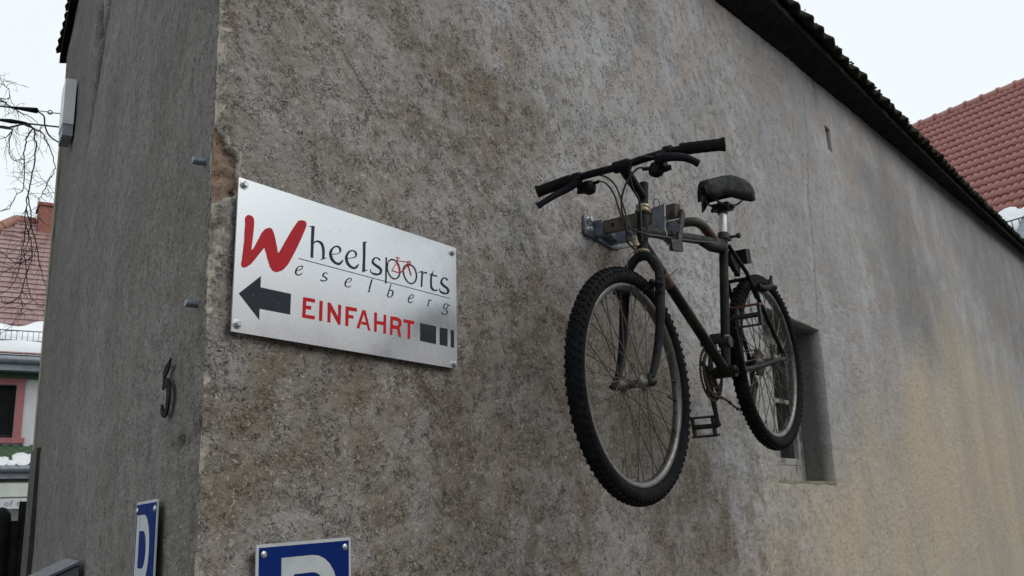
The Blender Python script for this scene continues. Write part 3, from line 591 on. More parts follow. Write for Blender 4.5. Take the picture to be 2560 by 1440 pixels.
def parking_sign(label, o, ax, az, w, h, tilt=0., group=None, ks=1., sx0=-.067):
    """o: top centre on the wall, ax: reading direction, az: outward"""
    ay = Vector((0, 0, 1)); 
    if tilt: rot = Matrix.Rotation(tilt, 3, az); ax = rot @ ax; ay = rot @ ay
    s = thing('parking_sign', label, 'sign', group, loc=o)
    rc = lambda x0, y0, x1, y1: [(x0, y0), (x1, y0), (x1, y1), (x0, y1)]
    g = MB(); g.prism(rc(-w/2, -h, w/2, 0), o, ax, ay, az, .010, .013); g.build('panel', M['pwhite'], s)
    g = MB(); g.prism(rc(-w/2+.0065, -h+.0065, w/2-.0065, -.0065), o, ax, ay, az, .0131, .0136); g.build('blue_field', M['pblue'], s)
    g = MB(); k = w/.262*ks
    sx = sx0; st = .0335*k; top = -.030*k
    bowl = [(sx+st*.98, top-.0175*k), (sx+.09*k, top-.0175*k)]
    for q in range(0, 181, 15):
        bowl.append((sx+.083*k+.055*k*math.sin(R(q)), top-.0755*k+.058*k*math.cos(R(q))))
    bowl += [(sx+st*.98, top-.1335*k)]
    bowl = [bowl[0]]+bowl[2:]
    L_, R_ = [], []
    for i, p in enumerate(bowl):
        a = bowl[max(i-1, 0)]; c = bowl[min(i+1, len(bowl)-1)]; t = Vector((c[0]-a[0], c[1]-a[1], 0)).normalized()
        nn = Vector((-t.y, t.x, 0))*.0175*k; L_.append((p[0]+nn.x, p[1]+nn.y)); R_.append((p[0]-nn.x, p[1]-nn.y))
    g.strip(L_, R_, o, ax, ay, az, .0137, .0142)
    g.prism(rc(sx, top-.24*k, sx+st, top), o, ax, ay, az, .0137, .01425); g.build('letter', M['pwhite'], s)
    for sx_ in (-1, 1):
        for yy in (-.020*k, -h+.02*k):
            g = MB(); c = Vector(o)+ax*(sx_*(w/2-.0185*k))+ay*yy
            g.lathe(c+az*.0137, az, [(.0075, 0), (.0075, .0012), (.006, .002), (.004, .0022), (.0035, .0036), (.0015, .0036), (.0014, .001), (0, .001)], 16); g.build('screw', M['bolt'], s)
    return s
parking_sign('blue and white P parking sign below the silver shop sign', Vector((.256, -.008, 1.6035)), X, -Y, .262, .36, tilt=R(.9))
parking_sign('blue and white P parking sign on the side wall below the number', U2*.425+N2*.004+Z*1.702, -U2, N2, .246, .36, tilt=R(.5), ks=1.1, sx0=-.102)

# iron house number
g = MB()
five = [(46, 118, 9), (40, 104, 11), (20, 100, 14), (12, 98, 15)]
def flatrib(g, pts, h0, h1, o, ax, ay, az):
    Lp, Rp = [], []
    for i, (x, y, wd) in enumerate(pts):
        a = pts[max(i-1, 0)]; c = pts[min(i+1, len(pts)-1)]; t = Vector((c[0]-a[0], c[1]-a[1], 0)).normalized()
        Lp.append((x-t.y*wd/2, y+t.x*wd/2)); Rp.append((x+t.y*wd/2, y-t.x*wd/2))
    g.strip(catmull(Lp, 4), catmull(Rp, 4), o, ax, ay, az, h0, h1)
o5 = U2*.336+N2*.006+Z*1.888; a5, b5 = -U2*.001, Z*.001
flatrib(g, [(10, 92, 20), (32, 100, 24), (58, 108, 18), (74, 120, 5)], .0050, .0085, o5, a5, b5, N2)
flatrib(g, [(16, 98, 22), (15, 82, 22), (12, 62, 18)], .0050, .0088, o5, a5, b5, N2)
flatrib(g, [(4, 60, 6), (20, 69, 14), (46, 69, 22), (66, 54, 32), (70, 30, 34), (58, 8, 24), (38, -6, 9)], .0050, .0091, o5, a5, b5, N2)
flatrib(g, [(4, 24, 5), (7, 15, 16), (20, 4, 18), (38, -4, 10)], .0050, .0094, o5, a5, b5, N2)
tag(g.build('house_number', M['iron']), 'dark cast iron house number 5 on the grey side wall', 'house number')
for zz, lb in ((2.411, 'short steel threaded stud beside the broken plaster patch'), (2.094, 'short steel threaded stud above the house number')):
    g = MB(); p = U2*.072+Z*zz; g.lathe(p-N2*.02, N2, [(.0085, 0), (.0085, .046), (.007, .048)], 12)
    for k in range(6): g.lathe(p+N2*(.003+k*.004), N2, [(.0085, 0), (.0092, .001), (.0085, .002)], 12)
    tag(g.build('threaded_stud', M['galv']), lb, 'bolt', 'studs left in the side wall')

# white box near the end of the side wall, power lines, letterbox
bx = thing('junction_box', 'white plastic junction box with grey base high on the side wall', 'electric box', loc=U2*3.3+Z*3.35)
g = MB(); g.box(U2*3.12+N2*.030+Z*3.785, (.18, .052, .25), (U2, N2, Z)); g.build('cover', M['boxwhite'], bx)
g = MB(); g.box(U2*3.12+N2*.028+Z*3.628, (.17, .048, .062), (U2, N2, Z)); g.build('base', M['boxgrey'], bx)
HK = U2*3.80+N2*.02
def sag(a, c, d, n=16): return [a.lerp(c, i/n)-Z*d*4*(i/n)*(1-i/n) for i in range(n+1)]
far = Vector((-9, 9.5, 0))
l1 = thing('power_line', 'black overhead cable with tapered clamp and hook at the house end', 'cable', loc=HK+Z*3.97)
a = HK+Z*4.03; d1 = (far+Z*3.99-a).normalized()
g = MB(); ring = [a+d1*.045+d1*.012*math.cos(q)+Z*.012*math.sin(q) for q in np.linspace(-.4, 2*math.pi-.5, 16)]
g.tube([a-d1*.03, a+d1*.01, ring[0]], .0032, 6); g.tube(ring, .0032, 6); g.cyl(a+d1*.057, a+d1*.12, .0028, 6); g.build('hook', M['iron'], l1)
g = MB(); g.lathe(a+d1*.105, d1, [(.006, 0), (.017, .008), (.015, .04), (.009, .11), (.006, .15)], 10); g.build('clamp', M['black'], l1)
g = MB(); g.tube(sag(a+d1*.22, far+Z*3.99, .05), .0055, 6); g.tube(catmull([a+d1*.11-Z*.005, a+d1*.075-Z*.03, a+d1*.065-Z*.09, a+d1*.035-Z*.15, a-d1*.03-Z*.19], 5), .0045, 6); g.build('cable', M['cable'], l1)
l2 = thing('power_line', 'lower black overhead cable beside the white junction box', 'cable', loc=HK+Z*3.95)
a = HK+Z*3.945; d2 = (far+Z*3.86-a).normalized()
g = MB(); g.tube(sag(a-d2*.03, far+Z*3.86, .04), .0052, 6); g.build('cable', M['cable'], l2)
g = MB(); g.lathe(a+d2*.16, d2, [(.006, 0), (.010, .03), (.014, .08), (.007, .15)], 8); g.build('clamp', M['black'], l2)

lb = thing('letterbox', 'dark grey metal letterbox with sloping lid on the side wall', 'letterbox', loc=U2*1.75+Z*1.2)
g = MB(); g.prism([(0, 1.15), (.12, 1.15), (.12, 1.47), (0, 1.525)], U2*1.55+N2*.01, N2, Z, U2, 0, .36); g.build('body', M['letterbox'], lb)
g = MB(); g.prism([(0, 1.53), (.14, 1.468), (.14, 1.476), (0, 1.54)], U2*1.54+N2*.01, N2, Z, U2, 0, .38); g.build('lid', M['letterbox'], lb)
g = MB(); g.box(U2*1.73+N2*.131+Z*1.38, (.26, .004, .03), (U2, N2, Z)); g.build('slot', M['black'], lb)

# ================================================================== bicycle hung on the wall
BY = -.355
def P(x, z, d=0.): return Vector((x, BY+d, z))
FA, RA, BB = (1.139, 1.979), (2.226, 2.162), (1.813, 2.081)
bike = thing('bicycle', 'old dark mountain bicycle with knobbly tyres hanging on the plaster wall', 'bicycle', loc=(1.68, BY, 1.65))
fr = MB()
fr.tube([P(1.275, 2.512), P(1.251, 2.384)], .0178, 14)
frame = fr.build('frame', M['forkpaint'], bike); frame['label'] = 'dark mossy steel frame with blue-black head tube'
def sub(name, mat, parent, fn, label=None):
    g = MB(); fn(g); o = g.build(name, mat, parent)
    if label: o['label'] = label
    return o
sub('down_tube', M['frame'], frame, lambda g: g.tube([P(1.262, 2.408), P(*BB)], .0172, 14))
sub('seat_tube', M['frame'], frame, lambda g: g.tube([P(1.902, 2.585), P(*BB)], .0158, 14))
sub('top_tube', M['frame'], frame, lambda g: (g.tube([P(1.268, 2.452), P(1.896, 2.552)], .0160, 14), g.tube([P(1.70, 2.512), P(1.78, 2.518), P(1.86, 2.530), P(1.893, 2.535)], [.012, .021, .023, .018], 12)))
sub('bottom_bracket', M['frame'], frame, lambda g: g.tube([P(*BB, -.036), P(*BB, .036)], .0205, 16))
for s in (-1, 1):
    sub('chain_stay', M['frame'], frame, lambda g: (g.tube(catmull([P(1.825, 2.083, s*.018), P(1.90, 2.094, s*.038), P(2.02, 2.118, s*.052), P(2.13, 2.145, s*.064), P(2.222, 2.163, s*.067)], 4), .0098, 10),
        g.box(P(2.226, 2.163, s*.067), (.05, .006, .04))))
    sub('seat_stay', M['frame'], frame, lambda g: g.tube([P(1.912, 2.545, s*.012), P(1.99, 2.455, s*.040), P(2.226, 2.168, s*.067)], .0078, 10))
sub('stay_bridge', M['frame'], frame, lambda g: g.cyl(P(2.005, 2.436, -.042), P(2.005, 2.436, .042), .007))
dc = MB()                                                   # flaking decals on the down tube
dv = (Vector((BB[0], 0, BB[1]))-Vector((1.262, 0, 2.408))).normalized(); dn_ = Vector((dv.z, 0, -dv.x))
if dn_.z < 0: dn_ = -dn_
for k in range(15):
    t_ = .27+k*.026+rnd.uniform(-.006, .006); c = Vector((1.262, BY, 2.408))+(Vector((BB[0], BY, BB[1]))-Vector((1.262, BY, 2.408)))*t_
    dc.box(c+dn_*.0168-Y*.004, (rnd.uniform(.004, .012), .010, .0022), (dv, Y, dn_))
dc.build('decal', M['alu'], frame)
sub('decal', M['rustred'], frame, lambda g: g.tube([P(1.262+.551*.20, 2.408-.327*.20), P(1.262+.551*.29, 2.408-.327*.29)], .01745, 14, cap=False))
sub('head_badge', M['badge'], frame, lambda g: g.add([P(1.262+.0186*math.cos(R(a))*-1+(.003 if zz > 2.43 else 0), zz, .0190*math.sin(R(a))*-1) for zz in (2.415, 2.425, 2.447, 2.457) for a in ((-14, 14, 40) if zz in (2.415, 2.457) else (-25, 14, 55))],
    [(i*3+j, i*3+j+1, i*3+j+4, i*3+j+3) for i in range(3) for j in range(2)], True))
hax = (P(1.275, 2.512)-P(1.251, 2.384)).normalized()
sub('headset_cup', M['brass'], bike, lambda g: g.lathe(P(1.275, 2.512), hax, [(.0178, -.004), (.0235, -.002), (.0245, .004), (.0205, .008), (.0205, .013), (.022, .015), (.022, .022), (.016, .026)], 20))
sub('headset_cup', M['brass'], bike, lambda g: g.lathe(P(1.251, 2.384), -hax, [(.0178, -.004), (.0235, -.002), (.025, .003), (.021, .008), (.017, .010)], 20))

fork = MB()
fork.tube(catmull([P(1.2385, 2.28, -.0575), P(1.2425, 2.318, -.054), P(1.2465, 2.350, -.036), P(1.2485, 2.368, -.014), P(1.2485, 2.368, .014), P(1.2465, 2.350, .036), P(1.2425, 2.318, .054), P(1.2385, 2.28, .0575)], 5), .0142, 12)
fk = fork.build('fork', M['forkpaint'], bike)
for s in (-1, 1):
    sub('fork_leg', M['forkpaint'], fk, lambda g: g.tube(catmull([P(1.2385, 2.285, s*.0575), P(1.224, 2.20, s*.059), P(1.203, 2.11, s*.058), P(1.173, 2.035, s*.056), P(1.146, 1.992, s*.054)], 4), np.linspace(.0150, .0098, 17), 12))
    sub('dropout', M['crank'], fk, lambda g: (g.box(P(1.142, 1.985, s*.054), (.026, .008, .034)), g.lathe(P(*FA, s*.058), Y*s, [(.011, 0), (.011, .008), (.006, .009), (.005, .016)], 8)))

# ---- wheels (built round the axle, placed twice)
def tyre_geo(g):
    Rm, r = .3035, .0245; n, m = 96, 14; vs = []; fs = []
    for i in range(n):
        a = 2*math.pi*i/n
        for j in range(m):
            q = 2*math.pi*j/m; rr = Rm+r*math.cos(q)*(1.0 if math.cos(q) > 0 else .9)
            vs.append((rr*math.cos(a), r*1.06*math.sin(q), rr*math.sin(a)))
    for i in range(n):
        for j in range(m):
            i2 = (i+1) % n; j2 = (j+1) % m; fs.append((i*m+j, i*m+j2, i2*m+j2, i2*m+j))
    g.add(vs, fs, True)
    N = 84
    for i in range(N):
        for (q, da, sz) in ((-62, .0, (.0095, .0075, .0065)), (62, .5, (.0095, .0075, .0065)), (-24, .5, (.013, .0085, .0058)), (24, .0, (.013, .0085, .0058)), (0, .25, (.010, .006, .0055))):
            a = 2*math.pi*(i+da)/N; qq = R(q)
            rad = Vector((math.cos(a), 0, math.sin(a))); tan = Vector((-math.sin(a), 0, math.cos(a)))
            nn = rad*math.cos(qq)+Y*math.sin(qq); bb = tan.cross(nn)
            g.box(rad*Rm+nn*(r+.0008), sz, (tan+bb*(.35 if q > 0 else -.35), bb, nn))
def rim_geo(g):
    prof = [(.2845, -.0125), (.2845, .0125), (.281, .0135), (.271, .0125), (.2665, .007), (.2660, -.007), (.271, -.0125), (.281, -.0135)]
    n = 96; m = len(prof); vs = []; fs = []
    for i in range(n):
        a = 2*math.pi*i/n
        for r, y in prof: vs.append((r*math.cos(a), y, r*math.sin(a)))
    for i in range(n):
        for j in range(m):
            i2 = (i+1) % n; j2 = (j+1) % m; fs.append((i*m+j, i*m+j2, i2*m+j2, i2*m+j))
    g.add(vs, fs, True)
def hub_geo(g, rear):
    g.lathe((0, -.052, 0), Y, [(.0045, -.018), (.0045, 0), (.013, .002), (.013, .016), (.0225, .018), (.0225, .021), (.013, .024), (.0115, .05), (.013, .08), (.0225, .083), (.0225, .086), (.013, .088), (.013, .102), (.0045, .104), (.0045, .124)], 20)
g = MB(); tyre_geo(g); ME_T = g.mesh('tyre', M['rubber'])
g = MB(); rim_geo(g); ME_R = g.mesh('wheel', M['alu'])
g = MB(); hub_geo(g, False); ME_H = g.mesh('hub', M['hubmetal'])
g = MB(); g.tube([(0, 0, 0), (0, 0, .2505)], .0016, 5); ME_S = g.mesh('spoke', M['spoke'])
g = MB(); g.lathe((0, 0, .246), Z, [(.0022, 0), (.0022, .014), (.0028, .019)], 6); ME_N = g.mesh('nipple', M['spoke'])
g = MB(); g.tube(catmull([(0, 0, 0), (0, .002, .03), (0, .004, .052)], 3), [.0032]*7, 6); ME_V = g.mesh('valve', M['black'])
def wheel(c, label, ph):
    w = bpy.data.objects.new('wheel', ME_R); COL.objects.link(w); w.parent = bike; w.matrix_parent_inverse = Matrix.Translation(-bike.location)
    w.location = P(*c); w.rotation_euler = (0, ph, 0); w['label'] = label
    for me, nm in ((ME_T, 'tyre'), (ME_H, 'hub')):
        o = bpy.data.objects.new(nm, me); COL.objects.link(o); o.parent = w
    for k in range(36):
        s = -1 if k % 2 else 1; grp = k//2; tr = 1 if grp % 2 else -1
        a0 = 2*math.pi*k/36; ah = a0+tr*R(64)
        p0 = Vector((.0205*math.cos(ah), s*.0315, .0205*math.sin(ah))); p1 = Vector((.2672*math.cos(a0), s*.003, .2672*math.sin(a0)))
        d = p1-p0; q = d.to_track_quat('Z', 'Y')
        mt = Matrix.Translation(p0) @ q.to_matrix().to_4x4() @ Matrix.Scale(d.length/.2505, 4, Z)
        o = bpy.data.objects.new('spoke', ME_S); COL.objects.link(o); o.parent = w; o.matrix_basis = mt
        o = bpy.data.objects.new('nipple', ME_N); COL.objects.link(o); o.parent = w; o.matrix_basis = Matrix.Translation(p0) @ q.to_matrix().to_4x4()
    o = bpy.data.objects.new('valve', ME_V); COL.objects.link(o); o.parent = w
    o.matrix_basis = Matrix.Translation((.2665*math.cos(.3), 0, .2665*math.sin(.3))) @ Vector((-math.cos(.3), 0, -math.sin(.3))).to_track_quat('Z', 'Y').to_matrix().to_4x4()
    return w
wheel(FA, 'front wheel under the handlebar', .4)
rw = wheel(RA, 'rear wheel in front of the small window', 1.1)
sub('sprocket', M['chain'], bike, lambda g: [g.lathe(P(*RA, .030+k*.0045), Y, [(.020, 0), (.052-k*.0045, .0), (.052-k*.0045, .002), (.020, .002)], 26, False) for k in range(6)])

# ---- drive side (wall side)
def ring(g, R0, R1, d, teeth):
    n = teeth*2; vs = []; fs = []
    for k in range(n):
        a = 2*math.pi*k/n; ro = R1+(.0035 if k % 2 else -.001)
        for rr, y in ((R0, d), (ro, d), (ro, d+.0025), (R0, d+.0025)): vs.append(P(BB[0]+rr*math.cos(a), BB[1]+rr*math.sin(a), y))
    for k in range(n):
        k2 = (k+1) % n
        for j in range(4):
            j2 = (j+1) % 4; fs.append((k*4+j, k*4+j2, k2*4+j2, k2*4+j))
    g.add(vs, fs)
ck = MB(); ck.tube([P(*BB, -.062), P(*BB, .066)], .009, 10); crank = ck.build('crank_axle', M['crank'], bike)
sub('chainring', M['crank'], crank, lambda g: ring(g, .083, .094, .052, 46))
sub('chainring', M['crank'], crank, lambda g: ring(g, .066, .075, .045, 36))
sub('chainring', M['crank'], crank, lambda g: ring(g, .045, .052, .038, 26))
sub('spider', M['crank'], crank, lambda g: [g.tube([P(*BB, .055), P(BB[0]+.086*math.cos(a), BB[1]+.086*math.sin(a), .050)], [.012, .006], 6) for a in (2*math.pi*k/5+.3 for k in range(5))])
PL = (1.716, 2.240); PR = (1.903, 1.912)
def arm(g, e, d0, d1): g.tube([P(*BB, d0), P(BB[0]+(e[0]-BB[0])*.15, BB[1]+(e[1]-BB[1])*.15, d0+(d1-d0)*.3), P(BB[0]+(e[0]-BB[0])*.9, BB[1]+(e[1]-BB[1])*.9, d1), P(*e, d1)], [.016, .0135, .0105, .0125], 10, flat=(1.15, .75))
sub('crank_arm', M['frame'], crank, lambda g: (arm(g, PL, -.060, -.078), g.lathe(P(*BB, -.062), -Y, [(.0125, 0), (.0125, .010), (.008, .012)], 12)))
sub('crank_arm', M['crank'], crank, lambda g: arm(g, PR, .064, .080))
def pedal(e, d, s, tilt, rust):
    up = Vector((math.sin(tilt), 0, math.cos(tilt))); fw = Vector((math.cos(tilt), 0, -math.sin(tilt)))
    c = P(*e, d+s*.052)
    o = sub('pedal', M['crank'], bike, lambda g: (g.tube([c-Y*s*.05, c+Y*s*.045], .0085, 8), g.box(c-Y*s*.036, (.066, .009, .016), (fw, Y, up)), g.box(c+Y*s*.040, (.060, .009, .016), (fw, Y, up))))
    for k in (-1, 1):
        def cage(g):
            g.box(c+fw*k*.033, (.006, .096, .026), (fw, Y, up))
            for j in range(7): g.box(c+fw*k*.0335+Y*(j-3)*.0125+up*.0115, (.004, .006, .006), (fw, Y, up)); g.box(c+fw*k*.0335+Y*(j-3)*.0125-up*.0115, (.004, .006, .006), (fw, Y, up))
        sub('cage', M['rustred'] if rust and k < 0 else M['crank'], o, cage)
pedal(PL, -.080, -1, R(82), True); pedal(PR, .082, 1, R(78), False)
def chain_geo(g):
    c0 = Vector((BB[0], 0, BB[1])); c1 = Vector((RA[0], 0, RA[1]))
    path = [P(BB[0]+.076*math.cos(R(a)), BB[1]+.076*math.sin(R(a)), .046) for a in range(100, 275, 12)]
    path += [P(1.90, 1.998, .045), P(2.00, 1.972, .044), P(2.06, 1.975, .044), P(2.115, 1.995, .044), P(2.165, 2.035, .044), P(2.185, 2.07, .044), P(2.205, 2.09, .044)]
    path += [P(2.19, 2.112, .044)]+[P(RA[0]+.047*math.cos(R(a)), RA[1]+.047*math.sin(R(a)), .042) for a in range(-60, 101, 14)]
    path = catmull(path, 3, True)
    g.tube(path, .0048, 6, closed=True, flat=(1.0, .55))
    for i in range(0, len(path), 2):
        t = (Vector(path[(i+1) % len(path)])-Vector(path[i])).normalized(); g.box(path[i], (.009, .0078, .0105), (t, Y, t.cross(Y)))
sub('chain', M['chain'], bike, chain_geo)
sub('rear_derailleur', M['crank'], bike, lambda g: (g.tube([P(2.226, 2.155, .066), P(2.222, 2.105, .062), P(2.19, 2.07, .05)], .011, 8), g.box(P(2.165, 2.045, .044), (.030, .016, .100), (Vector((1, 0, -.6)), Y, Vector((.6, 0, 1)))),
    g.lathe(P(2.190, 2.078, .036), Y, [(.018, 0), (.018, .014)], 12, False), g.lathe(P(2.135, 2.008, .036), Y, [(.018, 0), (.018, .014)], 12, False)))
sub('front_derailleur', M['crank'], bike, lambda g: (g.tube([P(1.832, 2.185, -.02), P(1.832, 2.185, .02)], .021, 12), g.box(P(1.81, 2.188, .045), (.10, .004, .036)), g.box(P(1.81, 2.188, .060), (.10, .003, .036)), g.box(P(1.825, 2.20, .028), (.034, .036, .03))))
sub('clamp_band', M['alu'], frame, lambda g: g.tube([P(1.8368, 2.207), P(1.8355, 2.200)], .0172, 14))

# ---- seat
sub('seatpost', M['seatpost'], bike, lambda g: g.tube([P(1.900, 2.57), P(1.918, 2.672)], .0140, 16))
sub('seat_clamp', M['crank'], bike, lambda g: (g.tube([P(1.899, 2.566), P(1.903, 2.590)], .0200, 14), g.box(P(1.926, 2.578), (.026, .030, .02)), g.cyl(P(1.932, 2.580, -.045), P(1.932, 2.580, .03), .005, 8), g.lathe(P(1.932, 2.580, -.04), -Y, [(.010, 0), (.010, .012)], 8, False)))
def saddle_geo(g):
    secs = [(1.746, .010, 2.722, .022), (1.752, .024, 2.740, .054), (1.772, .033, 2.755, .076), (1.81, .038, 2.766, .074), (1.86, .046, 2.782, .070), (1.905, .064, 2.800, .084), (1.95, .088, 2.811, .100), (1.985, .102, 2.810, .098), (2.010, .106, 2.803, .080), (2.032, .092, 2.790, .042), (2.042, .055, 2.776, .022)]
    secs = [(1.752+(x-1.746)*.88, hw*.97, top+.006, drop+(.014 if .05 < hw < .2 and drop > .05 else .004)) for x, hw, top, drop in secs]
    n = 17; vs = []; fs = []
    for (x, hw, top, drop) in secs:
        for j in range(n):
            a = math.pi*j/(n-1); c, s = math.cos(a), math.sin(a)
            yy = hw*math.copysign(abs(c)**.75, c); zz = top-drop+drop*(s**.62)-.004*math.exp(-(c*4)**2)
            vs.append(P(x, zz, yy))
    m = len(secs)
    for i in range(m-1):
        for j in range(n-1): fs.append((i*n+j, i*n+j+1, (i+1)*n+j+1, (i+1)*n+j))
    k = len(vs)
    for (x, hw, top, drop) in secs:                         # hollow underside, 8 mm shell
        for j in range(n):
            a = math.pi*j/(n-1); c, s = math.cos(a), math.sin(a)
            yy = (hw-.005)*math.copysign(abs(c)**.75, c); vs.append(P(x, top-drop+(drop-.012)*(s**.62), yy))
    for i in range(m-1):
        for j in range(n-1): fs.append((k+i*n+j, k+(i+1)*n+j, k+(i+1)*n+j+1, k+i*n+j+1))
        for j in (0, n-1): fs.append((i*n+j, (i+1)*n+j, k+(i+1)*n+j, k+i*n+j) if j == 0 else (i*n+j, k+i*n+j, k+(i+1)*n+j, (i+1)*n+j))
    for i in (0, m-1): fs.append(tuple(i*n+j for j in range(n)))
    g.add(vs, fs, True)
sd_ = sub('saddle', M['saddle'], bike, saddle_geo)
for s in (-1, 1):
    sub('rail', M['crank'], sd_, lambda g: g.tube(catmull([P(1.775, 2.705, s*.008), P(1.83, 2.690, s*.020), P(1.93, 2.694, s*.022), P(1.99, 2.720, s*.040), P(2.02, 2.755, s*.055)], 4), .0038, 8))
sub('saddle_clamp', M['crank'], sd_, lambda g: (g.tube([P(1.915, 2.665), P(1.920, 2.690)], .0175, 12), g.box(P(1.922, 2.693), (.055, .062, .022)), g.cyl(P(1.922, 2.689, -.044), P(1.922, 2.689, .044), .008, 8)))

# ---- stem and handlebar
sub('stem', M['forkpaint'], bike, lambda g: (g.tube([P(1.277, 2.520), P(1.287, 2.568), P(1.297, 2.612)], [.0150, .0150, .0138], 14), g.tube([P(1.290, 2.557), P(1.225, 2.594), P(1.160, 2.629)], [.0145, .0155, .0165], 14), g.tube([P(1.160, 2.629, -.025), P(1.160, 2.629, .025)], .0178, 14)))
HB = [(1.150, -.058, 2.615), (1.172, -.12, 2.630), (1.178, -.165, 2.636), (1.169, -.26, 2.634), (1.160, -.355, 2.629), (1.164, -.45, 2.635), (1.180, -.525, 2.641), (1.219, -.655, 2.636)]
hbp = catmull(HB, 5)
bar = sub('handlebar', M['forkpaint'], bike, lambda g: g.tube(hbp, .0115, 12))
def seg_of(y0, y1): return [p for p in hbp if y0 <= p[1] <= y1]
def grip(pts, outer_first):
    n = len(pts); rr = [.0172+.0008*(i % 2) for i in range(n)]
    e = 0 if outer_first else n-1; rr[e] = .0205
    if outer_first: rr[1] = .0205; rr[2] = .0185
    else: rr[n-2] = .0205; rr[n-3] = .0185
    sub('grip', M['grip'], bar, lambda g: g.tube(pts, rr, 14))
dense = catmull(HB, 14)
grip([p for p in dense if p[1] >= -.168], True); grip([p for p in dense if p[1] <= -.528], False)
def lever(pts, clampy, label=None):
    c = min(dense, key=lambda p: abs(p[1]-clampy))
    def geo(g):
        g.tube([c-np.array([0, .012, 0]), c+np.array([0, .012, 0])], .0175, 12)
        g.tube([c, pts[0]], [.012, .012], 8); g.tube(catmull(pts, 5), np.concatenate([np.linspace(.0125, .0085, 5*(len(pts)-1)-1), [.0095, .009]]), 8, flat=(1.2, .7))
    sub('brake_lever', M['forkpaint'], bar, geo)
lever([(1.160, -.205, 2.618), (1.152, -.165, 2.600), (1.128, -.13, 2.578), (1.098, -.092, 2.547)], -.19)
lever([(1.146, -.475, 2.616), (1.128, -.50, 2.606), (1.130, -.535, 2.602), (1.147, -.568, 2.594), (1.172, -.59, 2.580)], -.50)
def shifter(c, s):
    c = Vector(c)
    sub('shifter', M['black'], bar, lambda g: (g.lathe(c-Z*.022, Z+X*.2, [(.012, 0), (.021, .006), (.023, .022), (.018, .036)], 10), g.box(c+Y*s*.018+Z*.004, (.03, .03, .018)), g.cyl(c-Y*s*.012+Z*.004, c-Y*s*.040+Z*.008, .0055, 8), g.tube([c+Y*s*.012-Z*.008, c+Y*s*.045-Z*.004+X*.01], [.008, .005], 6, flat=(1.6, .8))))
shifter((1.216, -.205, 2.616), 1); shifter((1.170, -.458, 2.598), -1)
for pts in ([(1.18, -.205, 2.632), (1.212, -.225, 2.648), (1.232, -.255, 2.642), (1.228, -.29, 2.607), (1.214, -.315, 2.555), (1.203, -.333, 2.502), (1.206, -.345, 2.451), (1.222, -.385, 2.427), (1.31, -.382, 2.442), (1.518, -.372, 2.478), (1.711, -.372, 2.512), (1.86, -.372, 2.535), (1.915, -.365, 2.55)],
            [(1.222, -.238, 2.628), (1.256, -.245, 2.628), (1.240, -.28, 2.580), (1.214, -.31, 2.509), (1.22, -.32, 2.465), (1.238, -.328, 2.437), (1.275, -.33, 2.42), (1.36, -.34, 2.37)],
            [(1.172, -.430, 2.606), (1.140, -.415, 2.600), (1.125, -.39, 2.567), (1.123, -.37, 2.528), (1.131, -.36, 2.49), (1.145, -.36, 2.451), (1.172, -.35, 2.422), (1.222, -.325, 2.412), (1.30, -.33, 2.388)],
            [(1.148, -.465, 2.624), (1.135, -.43, 2.631), (1.131, -.40, 2.621), (1.150, -.385, 2.585), (1.185, -.375, 2.555), (1.228, -.37, 2.53), (1.232, -.368, 2.41)]):
    sub('cable', M['cable'], bike, lambda g: g.tube(catmull(pts, 5), .0031, 6))
for pts in ([(1.247, -.24, 2.425), (1.255, -.26, 2.418), (1.243, -.30, 2.405), (1.243, -.335, 2.406)], [(1.232, -.36, 2.405), (1.201, -.35, 2.372), (1.169, -.35, 2.349), (1.150, -.352, 2.30)],
            [(1.214, -.418, 2.291), (1.241, -.44, 2.293), (1.248, -.45, 2.302), (1.262, -.46, 2.315)], [(1.93, -.345, 2.58), (1.945, -.343, 2.56), (1.95, -.343, 2.52), (1.985, -.352, 2.452)]):
    sub('wire', M['wire'], bike, lambda g: g.tube(catmull(pts, 4), .0014, 5))
sub('cable_stop', M['brass'], bike, lambda g: g.tube([P(1.222, 2.396, 0), P(1.218, 2.412, .004), P(1.222, 2.424, .008)], [.010, .009, .010], 8))

# ---- cantilever brakes
def brake(c, label, lift):
    for s in (-1, 1):
        def geo(g):
            x, z = c
            g.tube([P(x, z, s*.060), P(x-.022, z, s*.064)], .009, 8)
            g.tube(catmull([P(x-.020, z-.004, s*.064), P(x-.026, z+.022, s*.070), P(x-.024, z+lift, s*.060), P(x-.018, z+lift+.016, s*.040)], 4), .0075, 8)
            g.box(P(x-.022, z+.012, s*.032), (.050, .018, .014), (Vector((.75, 0, .65)), Y, Vector((-.65, 0, .75)))); g.cyl(P(x-.024, z+.012, s*.030), P(x-.024, z+.014, s*.082), .0045, 6)
        sub('brake_arm', M['forkpaint'], bike, geo)
brake((1.232, 2.250), 'front', .016)
def rbrake(s):
    def geo(g):
        g.tube(catmull([P(2.028, 2.405, s*.062), P(2.055, 2.40, s*.074), P(2.10, 2.415, s*.085), P(2.135, 2.415, s*.090)], 4), np.linspace(.015, .009, 13), 8)
        g.tube([P(2.095, 2.412, s*.082), P(2.108, 2.456, s*.088)], [.014, .005], 6)
        g.box(P(2.075, 2.400, s*.034), (.056, .018, .014), (Vector((.72, 0, -.69)), Y, Vector((.69, 0, .72)))); g.cyl(P(2.06, 2.405, s*.03), P(2.06, 2.405, s*.075), .0045, 6)
    sub('brake_arm', M['black'], bike, geo)
rbrake(-1); rbrake(1)
sub('straddle_cable', M['wire'], bike, lambda g: g.tube([P(2.11, 2.44, -.08), P(2.03, 2.47, 0), P(2.11, 2.44, .08)], .0012, 5))
